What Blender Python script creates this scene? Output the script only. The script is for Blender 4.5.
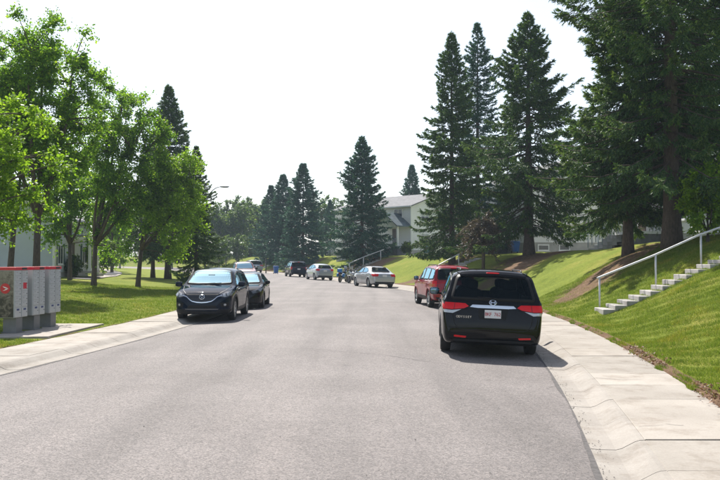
import bpy, bmesh, math, random
import numpy as np
from mathutils import Vector, Matrix
from mathutils.bvhtree import BVHTree
from mathutils.geometry import delaunay_2d_cdt

for o in list(bpy.data.objects):
    bpy.data.objects.remove(o)
scene = bpy.context.scene
COL = scene.collection
R = math.radians

# ------------------------------------------------------------------ camera, sky, sun, exposure
CAM_H = 2.0
cam_data = bpy.data.cameras.new("camera")
cam_data.sensor_width = 36.0
cam_data.lens = 40.0
cam_data.clip_start = 0.1
cam_data.clip_end = 6000.0
cam = bpy.data.objects.new("camera", cam_data)
COL.objects.link(cam)
cam.location = (0.0, 0.0, CAM_H)
cam.rotation_euler = (R(90.0 + 1.32), 0.0, 0.0)
scene.camera = cam

SUN_EL, SUN_AZ = 50.0, 18.0          # azimuth in degrees, to the left of straight ahead (+Y)
world = bpy.data.worlds.new("World")
scene.world = world
world.use_nodes = True
wn = world.node_tree.nodes
wl = world.node_tree.links
wn.clear()
sky = wn.new("ShaderNodeTexSky")
sky.sky_type = 'NISHITA'
sky.sun_disc = False
sky.sun_elevation = R(SUN_EL)
sky.sun_rotation = R(-SUN_AZ)
sky.altitude = 1000.0
sky.air_density = 1.0
sky.dust_density = 2.5
sky.ozone_density = 1.0
hsv = wn.new("ShaderNodeHueSaturation")
hsv.inputs["Saturation"].default_value = 0.6
bg = wn.new("ShaderNodeBackground")
bg.inputs["Strength"].default_value = 0.115
wo = wn.new("ShaderNodeOutputWorld")
wl.new(sky.outputs[0], hsv.inputs["Color"])
wl.new(hsv.outputs[0], bg.inputs["Color"])
wl.new(bg.outputs[0], wo.inputs["Surface"])

sun_data = bpy.data.lights.new("sun", 'SUN')
sun_data.energy = 4.6
sun_data.angle = R(0.6)
sun_data.color = (1.0, 0.95, 0.87)
sun = bpy.data.objects.new("sun", sun_data)
COL.objects.link(sun)
to_sun = Vector((-math.sin(R(SUN_AZ)) * math.cos(R(SUN_EL)), math.cos(R(SUN_AZ)) * math.cos(R(SUN_EL)), math.sin(R(SUN_EL))))
sun.rotation_euler = to_sun.to_track_quat('Z', 'Y').to_euler()
sun.location = to_sun * 200

vs = scene.view_settings
vs.view_transform = 'Standard'
vs.look = 'None'
vs.exposure = 0.82
vs.gamma = 1.0
vs.use_curve_mapping = False
scene.render.engine = 'CYCLES'
cy = scene.cycles
cy.use_denoising = True
cy.max_bounces = 8
cy.diffuse_bounces = 3
cy.glossy_bounces = 3
cy.transmission_bounces = 4
cy.transparent_max_bounces = 8
cy.volume_bounces = 0
cy.sample_clamp_indirect = 6.0
cy.caustics_reflective = False
cy.caustics_refractive = False

# ------------------------------------------------------------------ materials
def new_mat(name):
    m = bpy.data.materials.new(name)
    m.use_nodes = True
    m.node_tree.nodes.clear()
    return m, m.node_tree.nodes, m.node_tree.links

def N(nodes, t, **kw):
    n = nodes.new(t)
    for k, v in kw.items():
        setattr(n, k, v)
    return n

def ramp(nodes, stops):
    r = nodes.new("ShaderNodeValToRGB")
    el = r.color_ramp.elements
    while len(el) > 1:
        el.remove(el[-1])
    el[0].position = stops[0][0]
    el[0].color = (*stops[0][1], 1)
    for p, c in stops[1:]:
        e = el.new(p)
        e.color = (*c, 1)
    return r

def noise(nodes, links, coord, scale, detail=4, rough=0.55, dist=0.0):
    n = nodes.new("ShaderNodeTexNoise")
    n.inputs["Scale"].default_value = scale
    n.inputs["Detail"].default_value = detail
    n.inputs["Roughness"].default_value = rough
    n.inputs["Distortion"].default_value = dist
    links.new(coord, n.inputs["Vector"])
    return n

def mixc(nodes, links, fac, a, b, blend='MIX'):
    m = nodes.new("ShaderNodeMix")
    m.data_type = 'RGBA'
    m.blend_type = blend
    for sock, v in ((m.inputs[0], fac), (m.inputs[6], a), (m.inputs[7], b)):
        if hasattr(v, "links"):
            links.new(v, sock)
        elif isinstance(v, (int, float)):
            sock.default_value = v
        else:
            sock.default_value = (*v, 1)
    return m.outputs[2]

def plain(name, col, rough=0.6, metal=0.0, spec=0.5, coat=0.0, var=0.0, vscale=3.0, bump=0.0, bscale=40.0, emit=None, coat_rough=0.04, coat_ior=1.5):
    """Principled material with an optional colour mottling and fine bump."""
    m, n, l = new_mat(name)
    p = n.new("ShaderNodeBsdfPrincipled")
    o = n.new("ShaderNodeOutputMaterial")
    l.new(p.outputs[0], o.inputs[0])
    p.inputs["Base Color"].default_value = (*col, 1)
    p.inputs["Roughness"].default_value = rough
    p.inputs["Metallic"].default_value = metal
    p.inputs["Specular IOR Level"].default_value = spec
    p.inputs["Coat Weight"].default_value = coat
    p.inputs["Coat Roughness"].default_value = coat_rough
    p.inputs["Coat IOR"].default_value = coat_ior
    if var or bump:
        tc = n.new("ShaderNodeTexCoord")
    if var:
        a = noise(n, l, tc.outputs["Object"], vscale, 5)
        r = ramp(n, [(0.3, tuple(c * (1 - var) for c in col)), (0.7, tuple(min(1, c * (1 + var)) for c in col))])
        l.new(a.outputs[0], r.inputs[0])
        l.new(r.outputs[0], p.inputs["Base Color"])
    if bump:
        b = noise(n, l, tc.outputs["Object"], bscale, 4)
        bp = n.new("ShaderNodeBump")
        bp.inputs["Strength"].default_value = bump
        bp.inputs["Distance"].default_value = 0.02
        l.new(b.outputs[0], bp.inputs["Height"])
        l.new(bp.outputs[0], p.inputs["Normal"])
    return m

def leaf_mat(name, stops, transl=0.45, gloss=0.25, transl_gain=1.6, patch=None):
    m, n, l = new_mat(name)
    g = n.new("ShaderNodeNewGeometry")
    r = ramp(n, stops)
    l.new(g.outputs["Random Per Island"], r.inputs[0])
    d = n.new("ShaderNodeBsdfPrincipled")
    d.inputs["Roughness"].default_value = 0.5
    d.inputs["Specular IOR Level"].default_value = gloss
    t = n.new("ShaderNodeBsdfTranslucent")
    col = r.outputs[0]
    if patch:
        pn = noise(n, l, g.outputs["Position"], patch[0], 5, 0.7)
        pr = ramp(n, [(0.34, (0.66, 0.74, 0.7)), (0.46, (1, 1, 1)), (0.54, (1, 1, 1)), (0.66, patch[1])])
        l.new(pn.outputs[0], pr.inputs[0])
        col = mixc(n, l, 1.0, col, pr.outputs[0], 'MULTIPLY')
    bright = mixc(n, l, 1.0, col, (transl_gain, transl_gain * 1.02, transl_gain * 0.6), 'MULTIPLY')
    l.new(col, d.inputs["Base Color"])
    l.new(bright, t.inputs["Color"])
    mx = n.new("ShaderNodeMixShader")
    mx.inputs[0].default_value = transl
    l.new(d.outputs[0], mx.inputs[1])
    l.new(t.outputs[0], mx.inputs[2])
    o = n.new("ShaderNodeOutputMaterial")
    l.new(mx.outputs[0], o.inputs[0])
    return m

def glass_mat(name, tint=(0.3, 0.34, 0.36), ior=1.75):
    m, n, l = new_mat(name)
    f = n.new("ShaderNodeFresnel")
    f.inputs["IOR"].default_value = ior
    t = n.new("ShaderNodeBsdfTransparent")
    t.inputs["Color"].default_value = (*tint, 1)
    g = n.new("ShaderNodeBsdfGlossy")
    g.inputs["Roughness"].default_value = 0.015
    g.inputs["Color"].default_value = (0.30, 0.47, 0.55, 1)
    mx = n.new("ShaderNodeMixShader")
    l.new(f.outputs[0], mx.inputs[0])
    l.new(t.outputs[0], mx.inputs[1])
    l.new(g.outputs[0], mx.inputs[2])
    o = n.new("ShaderNodeOutputMaterial")
    l.new(mx.outputs[0], o.inputs[0])
    return m

def asphalt_mat():
    m, n, l = new_mat("asphalt")
    p = n.new("ShaderNodeBsdfPrincipled")
    o = n.new("ShaderNodeOutputMaterial")
    l.new(p.outputs[0], o.inputs[0])
    tc = n.new("ShaderNodeTexCoord")
    obj = tc.outputs["Object"]
    big = noise(n, l, obj, 0.35, 6, 0.6)
    rb = ramp(n, [(0.30, (0.150, 0.136, 0.132)), (0.68, (0.206, 0.188, 0.183))])
    l.new(big.outputs[0], rb.inputs[0])
    # worn lanes run along the road: stretched noise
    mp = n.new("ShaderNodeMapping")
    mp.inputs["Scale"].default_value = (1.1, 0.07, 1)
    l.new(obj, mp.inputs["Vector"])
    lane = noise(n, l, mp.outputs[0], 1.0, 4, 0.5)
    rl = ramp(n, [(0.34, (0.80, 0.80, 0.80)), (0.5, (1.0, 1.0, 1.0)), (0.68, (1.14, 1.13, 1.12))])
    l.new(lane.outputs[0], rl.inputs[0])
    c1 = mixc(n, l, 0.85, rb.outputs[0], rl.outputs[0], 'MULTIPLY')
    # aggregate stones
    v = n.new("ShaderNodeTexVoronoi")
    v.inputs["Scale"].default_value = 75.0
    l.new(obj, v.inputs["Vector"])
    rv = ramp(n, [(0.0, (0.52, 0.51, 0.5)), (0.45, (0.92, 0.92, 0.92)), (1.0, (1.4, 1.36, 1.32))])
    sep = n.new("ShaderNodeSeparateColor")
    l.new(v.outputs["Color"], sep.inputs[0])
    l.new(sep.outputs[0], rv.inputs[0])
    c2 = mixc(n, l, 0.95, c1, rv.outputs[0], 'MULTIPLY')
    fine = noise(n, l, obj, 16, 5, 0.7)
    rf = ramp(n, [(0.3, (0.8, 0.8, 0.8)), (0.7, (1.18, 1.18, 1.18))])
    l.new(fine.outputs[0], rf.inputs[0])
    c3 = mixc(n, l, 0.7, c2, rf.outputs[0], 'MULTIPLY')
    # oil spots / dark stains
    st = noise(n, l, obj, 1.1, 6, 0.72)
    rs = ramp(n, [(0.60, (1, 1, 1)), (0.70, (0.84, 0.83, 0.83)), (0.80, (0.60, 0.59, 0.58))])
    l.new(st.outputs[0], rs.inputs[0])
    c4 = mixc(n, l, 0.7, c3, rs.outputs[0], 'MULTIPLY')
    l.new(c4, p.inputs["Base Color"])
    p.inputs["Roughness"].default_value = 0.82
    p.inputs["Specular IOR Level"].default_value = 0.35
    bp = n.new("ShaderNodeBump")
    bp.inputs["Strength"].default_value = 0.55
    bp.inputs["Distance"].default_value = 0.008
    l.new(v.outputs["Distance"], bp.inputs["Height"])
    l.new(bp.outputs[0], p.inputs["Normal"])
    return m

def concrete_mat(name, lo, hi, scale=1.2, rnd=1.0):
    m, n, l = new_mat(name)
    p = n.new("ShaderNodeBsdfPrincipled")
    o = n.new("ShaderNodeOutputMaterial")
    l.new(p.outputs[0], o.inputs[0])
    g = n.new("ShaderNodeNewGeometry")
    pos = g.outputs["Position"]
    a = noise(n, l, pos, scale, 6, 0.62)
    r = ramp(n, [(0.28, lo), (0.72, hi)])
    l.new(a.outputs[0], r.inputs[0])
    f = noise(n, l, pos, 45, 4, 0.7)
    rf = ramp(n, [(0.3, (0.86, 0.86, 0.86)), (0.7, (1.1, 1.1, 1.1))])
    l.new(f.outputs[0], rf.inputs[0])
    c = mixc(n, l, 0.8, r.outputs[0], rf.outputs[0], 'MULTIPLY')
    s = noise(n, l, pos, 2.3, 6, 0.72)
    rs = ramp(n, [(0.50, (1, 1, 1)), (0.60, (0.86, 0.84, 0.82)), (0.75, (0.62, 0.58, 0.54))])
    l.new(s.outputs[0], rs.inputs[0])
    c = mixc(n, l, 0.9, c, rs.outputs[0], 'MULTIPLY')
    oi = n.new("ShaderNodeObjectInfo")
    ro = ramp(n, [(0.0, (1-0.14*rnd, 1-0.14*rnd, 1-0.15*rnd)), (1.0, (1+0.08*rnd, 1+0.07*rnd, 1+0.06*rnd))])
    l.new(oi.outputs["Random"], ro.inputs[0])
    c = mixc(n, l, 1.0, c, ro.outputs[0], 'MULTIPLY')
    l.new(c, p.inputs["Base Color"])
    p.inputs["Roughness"].default_value = 0.85
    p.inputs["Specular IOR Level"].default_value = 0.25
    bp = n.new("ShaderNodeBump")
    bp.inputs["Strength"].default_value = 0.25
    bp.inputs["Distance"].default_value = 0.01
    l.new(f.outputs[0], bp.inputs["Height"])
    l.new(bp.outputs[0], p.inputs["Normal"])
    return m

def lawn_mat():
    m, n, l = new_mat("lawn")
    p = n.new("ShaderNodeBsdfPrincipled")
    o = n.new("ShaderNodeOutputMaterial")
    l.new(p.outputs[0], o.inputs[0])
    g = n.new("ShaderNodeNewGeometry")
    pos = g.outputs["Position"]
    a = noise(n, l, pos, 0.45, 6, 0.65)
    r = ramp(n, [(0.3, (0.130, 0.175, 0.022)), (0.5, (0.185, 0.225, 0.032)), (0.72, (0.260, 0.245, 0.055))])
    l.new(a.outputs[0], r.inputs[0])
    f = noise(n, l, pos, 9, 6, 0.75)
    rf = ramp(n, [(0.3, (0.55, 0.58, 0.5)), (0.7, (1.35, 1.3, 1.3))])
    l.new(f.outputs[0], rf.inputs[0])
    c = mixc(n, l, 0.85, r.outputs[0], rf.outputs[0], 'MULTIPLY')
    # bare earth where the 'dirt' attribute says so
    at = n.new("ShaderNodeAttribute")
    at.attribute_name = "dirt"
    e = noise(n, l, pos, 5, 5, 0.7)
    re = ramp(n, [(0.3, (0.105, 0.062, 0.038)), (0.7, (0.23, 0.150, 0.095))])
    l.new(e.outputs[0], re.inputs[0])
    e2 = noise(n, l, pos, 1.6, 5, 0.75)
    mth = n.new("ShaderNodeMath"); mth.operation = 'MULTIPLY_ADD'
    mth.inputs[1].default_value = 1.0; mth.inputs[2].default_value = -0.5
    l.new(e2.outputs[0], mth.inputs[0])
    ad = n.new("ShaderNodeMath"); ad.operation = 'MULTIPLY_ADD'
    ad.inputs[1].default_value = 1.2
    l.new(mth.outputs[0], ad.inputs[0]); l.new(at.outputs["Fac"], ad.inputs[2])
    rr = ramp(n, [(0.38, (0, 0, 0)), (0.62, (1, 1, 1))])
    l.new(ad.outputs[0], rr.inputs[0])
    c = mixc(n, l, rr.outputs[0], c, re.outputs[0])
    l.new(c, p.inputs["Base Color"])
    p.inputs["Roughness"].default_value = 0.95
    p.inputs["Specular IOR Level"].default_value = 0.1
    b2 = noise(n, l, pos, 22, 4, 0.7)
    bp = n.new("ShaderNodeBump")
    bp.inputs["Strength"].default_value = 0.9
    bp.inputs["Distance"].default_value = 0.05
    l.new(b2.outputs[0], bp.inputs["Height"])
    l.new(bp.outputs[0], p.inputs["Normal"])
    return m

def bark_mat(name, lo, hi):
    m, n, l = new_mat(name)
    p = n.new("ShaderNodeBsdfPrincipled")
    o = n.new("ShaderNodeOutputMaterial")
    l.new(p.outputs[0], o.inputs[0])
    tc = n.new("ShaderNodeTexCoord")
    mp = n.new("ShaderNodeMapping")
    mp.inputs["Scale"].default_value = (9, 9, 2.2)
    l.new(tc.outputs["Object"], mp.inputs["Vector"])
    a = noise(n, l, mp.outputs[0], 2.2, 6, 0.7, 0.4)
    r = ramp(n, [(0.3, lo), (0.7, hi)])
    l.new(a.outputs[0], r.inputs[0])
    l.new(r.outputs[0], p.inputs["Base Color"])
    p.inputs["Roughness"].default_value = 0.9
    bp = n.new("ShaderNodeBump")
    bp.inputs["Strength"].default_value = 0.9
    bp.inputs["Distance"].default_value = 0.04
    l.new(a.outputs[0], bp.inputs["Height"])
    l.new(bp.outputs[0], p.inputs["Normal"])
    return m

M = {}
M['asphalt'] = asphalt_mat()
M['walk'] = concrete_mat("pavement_concrete", (0.30, 0.272, 0.240), (0.40, 0.366, 0.328))
M['kerb'] = concrete_mat("kerb_concrete", (0.275, 0.25, 0.222), (0.37, 0.34, 0.306), rnd=0.25)
M['joint'] = plain("joint_dirt", (0.12, 0.105, 0.09), 0.95, var=0.3)
M['lawn'] = lawn_mat()
M['edge'] = plain('asphalt_edge', (0.085, 0.078, 0.076), 0.9, var=0.35, vscale=14)
M['crack'] = plain("tar_crack", (0.06, 0.055, 0.055), 0.8)
M['bark'] = bark_mat("bark_brown", (0.045, 0.035, 0.027), (0.13, 0.10, 0.08))
M['bark_spruce'] = bark_mat("bark_spruce", (0.045, 0.034, 0.028), (0.14, 0.105, 0.085))
M['bark_pale'] = bark_mat("bark_pale", (0.14, 0.13, 0.11), (0.34, 0.32, 0.29))
M['leaf_ash'] = leaf_mat("leaf_ash", [(0, (0.0620, 0.1332, 0.0133)), (0.5, (0.1144, 0.2254, 0.0213)), (0.9, (0.2027, 0.3201, 0.0293)), (1.0, (0.2861, 0.3584, 0.0399))], 0.55, 0.15)
M['leaf_bright'] = leaf_mat("leaf_bright", [(0, (0.1060, 0.1988, 0.0132)), (0.5, (0.1636, 0.2827, 0.0198)), (1.0, (0.2504, 0.3558, 0.0308))], 0.5)
M['leaf_far'] = leaf_mat("leaf_far", [(0, (0.0385, 0.0835, 0.0151)), (0.6, (0.0770, 0.1366, 0.0238)), (1.0, (0.1485, 0.1898, 0.0378))], 0.4)
M['leaf_shrub'] = leaf_mat("leaf_shrub", [(0, (0.0390, 0.0837, 0.0110)), (0.6, (0.0845, 0.1485, 0.0180)), (1.0, (0.1560, 0.2160, 0.0280))], 0.4)
M['needle'] = leaf_mat("needle_green", [(0, (0.0343, 0.0812, 0.0323)), (0.6, (0.0689, 0.1337, 0.0496)), (0.93, (0.1288, 0.2004, 0.0644)), (1.0, (0.2362, 0.2863, 0.0869))], 0.22, 0.12, 1.5)
M['needle_blue'] = leaf_mat("needle_blue_green", [(0, (0.0302, 0.0847, 0.0659)), (0.6, (0.0570, 0.1336, 0.1079)), (1.0, (0.1040, 0.2050, 0.1558))], 0.2, 0.12, 1.4)
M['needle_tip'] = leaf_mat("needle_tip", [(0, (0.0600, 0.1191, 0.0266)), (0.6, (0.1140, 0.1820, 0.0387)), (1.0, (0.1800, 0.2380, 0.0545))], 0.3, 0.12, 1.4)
M['needle_dead'] = leaf_mat("needle_dead", [(0, (0.0523, 0.0401, 0.0331)), (0.6, (0.1133, 0.0869, 0.0689)), (1.0, (0.1919, 0.1560, 0.1240))], 0.25, 0.2, 1.3)
M['grass'] = leaf_mat("grass_blade", [(0, (0.0898, 0.1512, 0.0171)), (0.55, (0.1477, 0.2153, 0.0247)), (0.85, (0.2111, 0.2563, 0.0427)), (1.0, (0.3165, 0.3203, 0.0950))], 0.4, 0.15, 1.3, (0.85, (1.55, 1.15, 1.35)))
M['dry_leaf'] = leaf_mat("dry_leaf", [(0, (0.07, 0.035, 0.02)), (0.6, (0.17, 0.085, 0.05)), (1.0, (0.26, 0.15, 0.09))], 0.2)
M['glass'] = glass_mat("car_glass", (0.42, 0.47, 0.48), 1.3)
M['glass_tint'] = glass_mat("car_glass_privacy", (0.22, 0.26, 0.29), 1.42)
M['black_trim'] = plain("black_trim", (0.010, 0.010, 0.011), 0.5, spec=0.25)
M['lining'] = plain("car_lining", (0.035, 0.035, 0.037), 0.9)
M['seat_grey'] = plain("seat_fabric", (0.06, 0.06, 0.063), 0.9)
M['rubber'] = plain("tyre_rubber", (0.018, 0.018, 0.018), 0.85, var=0.25, vscale=8)
M['alloy'] = plain("alloy_rim", (0.46, 0.47, 0.49), 0.3, 0.9)
M['alloy_dark'] = plain("alloy_rim_dark", (0.10, 0.10, 0.11), 0.35, 0.8)
M['brake'] = plain("brake_dark", (0.02, 0.02, 0.02), 0.7)
M['mirror_glass'] = plain('mirror_glass', (0.16, 0.24, 0.30), 0.05, 0.9)
M['chrome'] = plain("chrome", (0.72, 0.74, 0.76), 0.12, 1.0)
M['red_lens'] = plain("red_lens", (0.70, 0.006, 0.012), 0.2, 0, 0.2, 0.35)
M['orange_lens'] = plain("orange_lens", (0.6, 0.13, 0.02), 0.15, 0, 0.6, 1.0)
M['clear_lens'] = plain("clear_lens", (0.48, 0.50, 0.52), 0.1, 0.3, 0.6, 1.0)
M['lamp_dark'] = plain("lamp_dark_glass", (0.10, 0.11, 0.12), 0.08, 0.4, 0.6, 1.0)
M['plate'] = plain("plate_white", (0.72, 0.72, 0.74), 0.4)
M['plate_text'] = plain("plate_text_red", (0.45, 0.03, 0.04), 0.5)
M['pblack'] = plain("paint_black", (0.004, 0.0045, 0.006), 0.9, 0.0, 0.0, 0.9, coat_rough=0.02, coat_ior=1.36)
M['pnavy'] = plain("paint_navy", (0.005, 0.012, 0.026), 0.9, 0.0, 0.0, 0.8, coat_rough=0.02, coat_ior=1.33)
M['pred'] = plain("paint_red", (0.27, 0.004, 0.014), 0.35, 0.0, 0.1, 0.8)
M['psilver'] = plain("paint_silver", (0.46, 0.48, 0.51), 0.32, 0.65, 0.5, 1.0)
M['psilverblue'] = plain("paint_silver_blue", (0.42, 0.46, 0.52), 0.32, 0.6, 0.5, 1.0)
M['pblue'] = plain("paint_dark_blue", (0.008, 0.014, 0.036), 0.9, 0.0, 0.0, 1.0)
M['pbrightred'] = plain("paint_faded_red", (0.15, 0.018, 0.020), 0.35, 0.1, 0.5, 0.8)
M['psage'] = plain("paint_sage", (0.28, 0.33, 0.33), 0.35, 0.4, 0.5, 0.8)
M['galv'] = plain("galvanised_steel", (0.50, 0.51, 0.52), 0.42, 0.6, var=0.12, vscale=6)
M['pipe_white'] = plain("painted_pipe", (0.56, 0.57, 0.58), 0.45, 0.2, var=0.1, vscale=5)
M['step'] = concrete_mat("step_concrete", (0.34, 0.325, 0.31), (0.48, 0.465, 0.445), 2.0)
M['lamp_metal'] = plain("lamp_pole_metal", (0.20, 0.21, 0.22), 0.5, 0.6, var=0.15)
M['dark_post'] = plain("dark_post", (0.035, 0.033, 0.03), 0.7, var=0.2)
M['bin_blue'] = plain("bin_blue", (0.012, 0.10, 0.36), 0.45, var=0.1)
M['bin_bright'] = plain("bin_bright_blue", (0.02, 0.17, 0.46), 0.45, var=0.1)
M['mail_grey'] = plain("mailbox_grey", (0.44, 0.46, 0.47), 0.4, 0.3, var=0.06, vscale=4)
M['mail_door'] = plain("mailbox_door", (0.50, 0.52, 0.535), 0.35, 0.3, var=0.05, vscale=5)
M['mail_red'] = plain("mailbox_red", (0.52, 0.012, 0.03), 0.4, coat=0.4)
M['mail_post'] = plain("mailbox_post", (0.20, 0.20, 0.20), 0.55, 0.3, var=0.12)
M['mail_dark'] = plain("mailbox_dark", (0.02, 0.02, 0.025), 0.5)
M['mail_blue'] = plain("mailbox_blue_label", (0.02, 0.04, 0.16), 0.5)
M['white_print'] = plain("white_print", (0.75, 0.75, 0.76), 0.5)
M['pale_print'] = plain("pale_print", (0.36, 0.37, 0.37), 0.5)
M['shingle_grey'] = plain("shingle_grey", (0.17, 0.17, 0.18), 0.9, var=0.25, vscale=2.5, bump=0.4, bscale=12)
M['shingle_blue'] = plain("shingle_blue_grey", (0.085, 0.115, 0.135), 0.9, var=0.25, vscale=2.5, bump=0.4, bscale=12)
M['siding_white'] = plain("siding_white", (0.74, 0.74, 0.73), 0.55, var=0.05, vscale=0.8)
M['siding_blue'] = plain("siding_pale_blue", (0.50, 0.545, 0.575), 0.55, var=0.06, vscale=0.8)
M['trim_white'] = plain("trim_white", (0.78, 0.78, 0.77), 0.5)
M['foundation'] = plain("foundation_concrete", (0.42, 0.41, 0.39), 0.9, var=0.15, vscale=1.5)
M['window'] = plain("house_window_glass", (0.03, 0.045, 0.06), 0.05, 0, 0.8)
M['blind'] = plain("window_blind", (0.42, 0.44, 0.45), 0.8)
M['door_dark'] = plain("door_dark", (0.06, 0.035, 0.03), 0.5)
M['door_blue'] = plain("door_blue_grey", (0.14, 0.2, 0.27), 0.5)
M['shutter'] = plain("shutter_green", (0.03, 0.07, 0.065), 0.6)
M['gutter'] = plain("gutter_white", (0.68, 0.69, 0.70), 0.4)
M['rail_blue'] = plain("porch_rail", (0.40, 0.46, 0.52), 0.5)

# mailbox side: brownish printed picture of foliage
def mail_print_mat():
    m, n, l = new_mat("mailbox_printed_side")
    p = n.new("ShaderNodeBsdfPrincipled")
    o = n.new("ShaderNodeOutputMaterial")
    l.new(p.outputs[0], o.inputs[0])
    tc = n.new("ShaderNodeTexCoord")
    a = noise(n, l, tc.outputs["Object"], 5.5, 6, 0.75, 1.2)
    sp = n.new("ShaderNodeSeparateXYZ")
    l.new(tc.outputs["Object"], sp.inputs[0])
    k = n.new("ShaderNodeMath"); k.operation = 'MULTIPLY_ADD'
    k.inputs[1].default_value = 0.18; k.inputs[2].default_value = -0.2
    l.new(sp.outputs[2], k.inputs[0])
    ad = n.new("ShaderNodeMath"); ad.operation = 'ADD'
    l.new(a.outputs[0], ad.inputs[0]); l.new(k.outputs[0], ad.inputs[1])
    r = ramp(n, [(0.36, (0.035, 0.03, 0.022)), (0.46, (0.13, 0.11, 0.085)), (0.56, (0.22, 0.195, 0.16)), (0.75, (0.27, 0.25, 0.215))])
    l.new(ad.outputs[0], r.inputs[0])
    l.new(r.outputs[0], p.inputs["Base Color"])
    p.inputs["Roughness"].default_value = 0.45
    return m
M['mail_print'] = mail_print_mat()

# ------------------------------------------------------------------ object helpers
def link(o, parent=None):
    COL.objects.link(o)
    if parent is not None:
        o.parent = parent
    return o

def empty(name, loc=(0, 0, 0), rot=(0, 0, 0), parent=None):
    o = bpy.data.objects.new(name, None)
    o.empty_display_size = 0.1
    o.location = loc
    o.rotation_euler = rot
    return link(o, parent)

def tag(o, label=None, cat=None, group=None, kind=None):
    if label: o["label"] = label
    if cat: o["category"] = cat
    if group: o["group"] = group
    if kind: o["kind"] = kind
    return o

def mesh_obj(name, verts, faces, mat, parent=None, smooth=False):
    me = bpy.data.meshes.new(name)
    me.from_pydata([tuple(v) for v in verts], [], [tuple(f) for f in faces])
    if mat is not None:
        me.materials.append(mat)
    if smooth:
        me.polygons.foreach_set("use_smooth", [True] * len(me.polygons))
    me.update()
    return link(bpy.data.objects.new(name, me), parent)

def bm_obj(name, bm, mat, parent=None, smooth=False):
    bmesh.ops.recalc_face_normals(bm, faces=bm.faces)
    me = bpy.data.meshes.new(name)
    bm.to_mesh(me)
    bm.free()
    me.materials.append(mat)
    if smooth:
        me.polygons.foreach_set("use_smooth", [True] * len(me.polygons))
    return link(bpy.data.objects.new(name, me), parent)

def soup_mesh(name, P, k, mat):
    """P: (n, k, 3) float array of n separate k-gons."""
    n = P.shape[0]
    me = bpy.data.meshes.new(name)
    me.vertices.add(n * k)
    me.vertices.foreach_set("co", np.ascontiguousarray(P, dtype=np.float32).ravel())
    me.loops.add(n * k)
    me.loops.foreach_set("vertex_index", np.arange(n * k, dtype=np.int32))
    me.polygons.add(n)
    me.polygons.foreach_set("loop_start", np.arange(0, n * k, k, dtype=np.int32))
    me.polygons.foreach_set("loop_total", np.full(n, k, dtype=np.int32))
    me.update(calc_edges=True)
    me.materials.append(mat)
    return me

def add_box(bm, c, s, rot=None):
    """c centre, s full sizes"""
    vs_ = []
    for dx, dy, dz in ((-1,-1,-1),(1,-1,-1),(1,1,-1),(-1,1,-1),(-1,-1,1),(1,-1,1),(1,1,1),(-1,1,1)):
        v = Vector((dx*s[0]/2, dy*s[1]/2, dz*s[2]/2))
        if rot is not None:
            v = rot @ v
        vs_.append(bm.verts.new(v + Vector(c)))
    for f in ((0,3,2,1),(4,5,6,7),(0,1,5,4),(1,2,6,5),(2,3,7,6),(3,0,4,7)):
        bm.faces.new([vs_[i] for i in f])
    return vs_

def box(name, c, s, mat, parent=None, bevel=0.0, rot=None):
    bm = bmesh.new()
    add_box(bm, c, s, rot)
    if bevel:
        bmesh.ops.bevel(bm, geom=list(bm.edges), offset=bevel, segments=2, profile=0.6, affect='EDGES')
    return bm_obj(name, bm, mat, parent)

def add_tube(bm, pts, radii, seg=8, cap=True):
    pts = [Vector(p) for p in pts]
    if isinstance(radii, (int, float)):
        radii = [radii] * len(pts)
    rings = []
    up = Vector((0, 0, 1))
    prev = None
    for i, p in enumerate(pts):
        d = (pts[min(i+1, len(pts)-1)] - pts[max(i-1, 0)]).normalized()
        if prev is None:
            a = d.cross(up if abs(d.z) < 0.9 else Vector((1, 0, 0))).normalized()
        else:
            a = (prev - d * prev.dot(d)).normalized()
        prev = a
        b = d.cross(a)
        rings.append([bm.verts.new(p + (a*math.cos(2*math.pi*k/seg) + b*math.sin(2*math.pi*k/seg)) * radii[i]) for k in range(seg)])
    for r0, r1 in zip(rings, rings[1:]):
        for k in range(seg):
            bm.faces.new((r0[k], r0[(k+1) % seg], r1[(k+1) % seg], r1[k]))
    if cap:
        bm.faces.new(list(reversed(rings[0])))
        bm.faces.new(rings[-1])

def tube(name, pts, radii, mat, parent=None, seg=8):
    bm = bmesh.new()
    add_tube(bm, pts, radii, seg)
    return bm_obj(name, bm, mat, parent, smooth=True)

def superell(name, c, half, mat, parent=None, e=0.35, nu=20, nv=12, taper=None):
    """Rounded-box solid (superellipsoid)."""
    def sp(w, m):
        return math.copysign(abs(w) ** m, w)
    verts, faces = [], []
    for j in range(nv + 1):
        v = -math.pi/2 + math.pi * j / nv
        for i in range(nu):
            u = 2*math.pi*i/nu
            x = sp(math.cos(v), e) * sp(math.cos(u), e)
            y = sp(math.cos(v), e) * sp(math.sin(u), e)
            z = sp(math.sin(v), e)
            k = 1.0 if taper is None else 1 + taper * z
            verts.append((c[0] + half[0]*x*k, c[1] + half[1]*y*k, c[2] + half[2]*z))
    for j in range(nv):
        for i in range(nu):
            a, b = j*nu + i, j*nu + (i+1) % nu
            faces.append((a, b, b+nu, a+nu))
    return mesh_obj(name, verts, faces, mat, parent, True)

def lathe(bm, prof, seg, axis='x', c=(0, 0, 0)):
    """prof: list of (axial, radius); closed along prof if first==last"""
    rings = []
    for a, r in prof:
        ring = []
        for k in range(seg):
            t = 2*math.pi*k/seg
            p = (a, r*math.cos(t), r*math.sin(t)) if axis == 'x' else (r*math.cos(t), r*math.sin(t), a)
            ring.append(bm.verts.new((p[0]+c[0], p[1]+c[1], p[2]+c[2])))
        rings.append(ring)
    for r0, r1 in zip(rings, rings[1:]):
        for k in range(seg):
            bm.faces.new((r0[k], r0[(k+1) % seg], r1[(k+1) % seg], r1[k]))
    return rings

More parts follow.
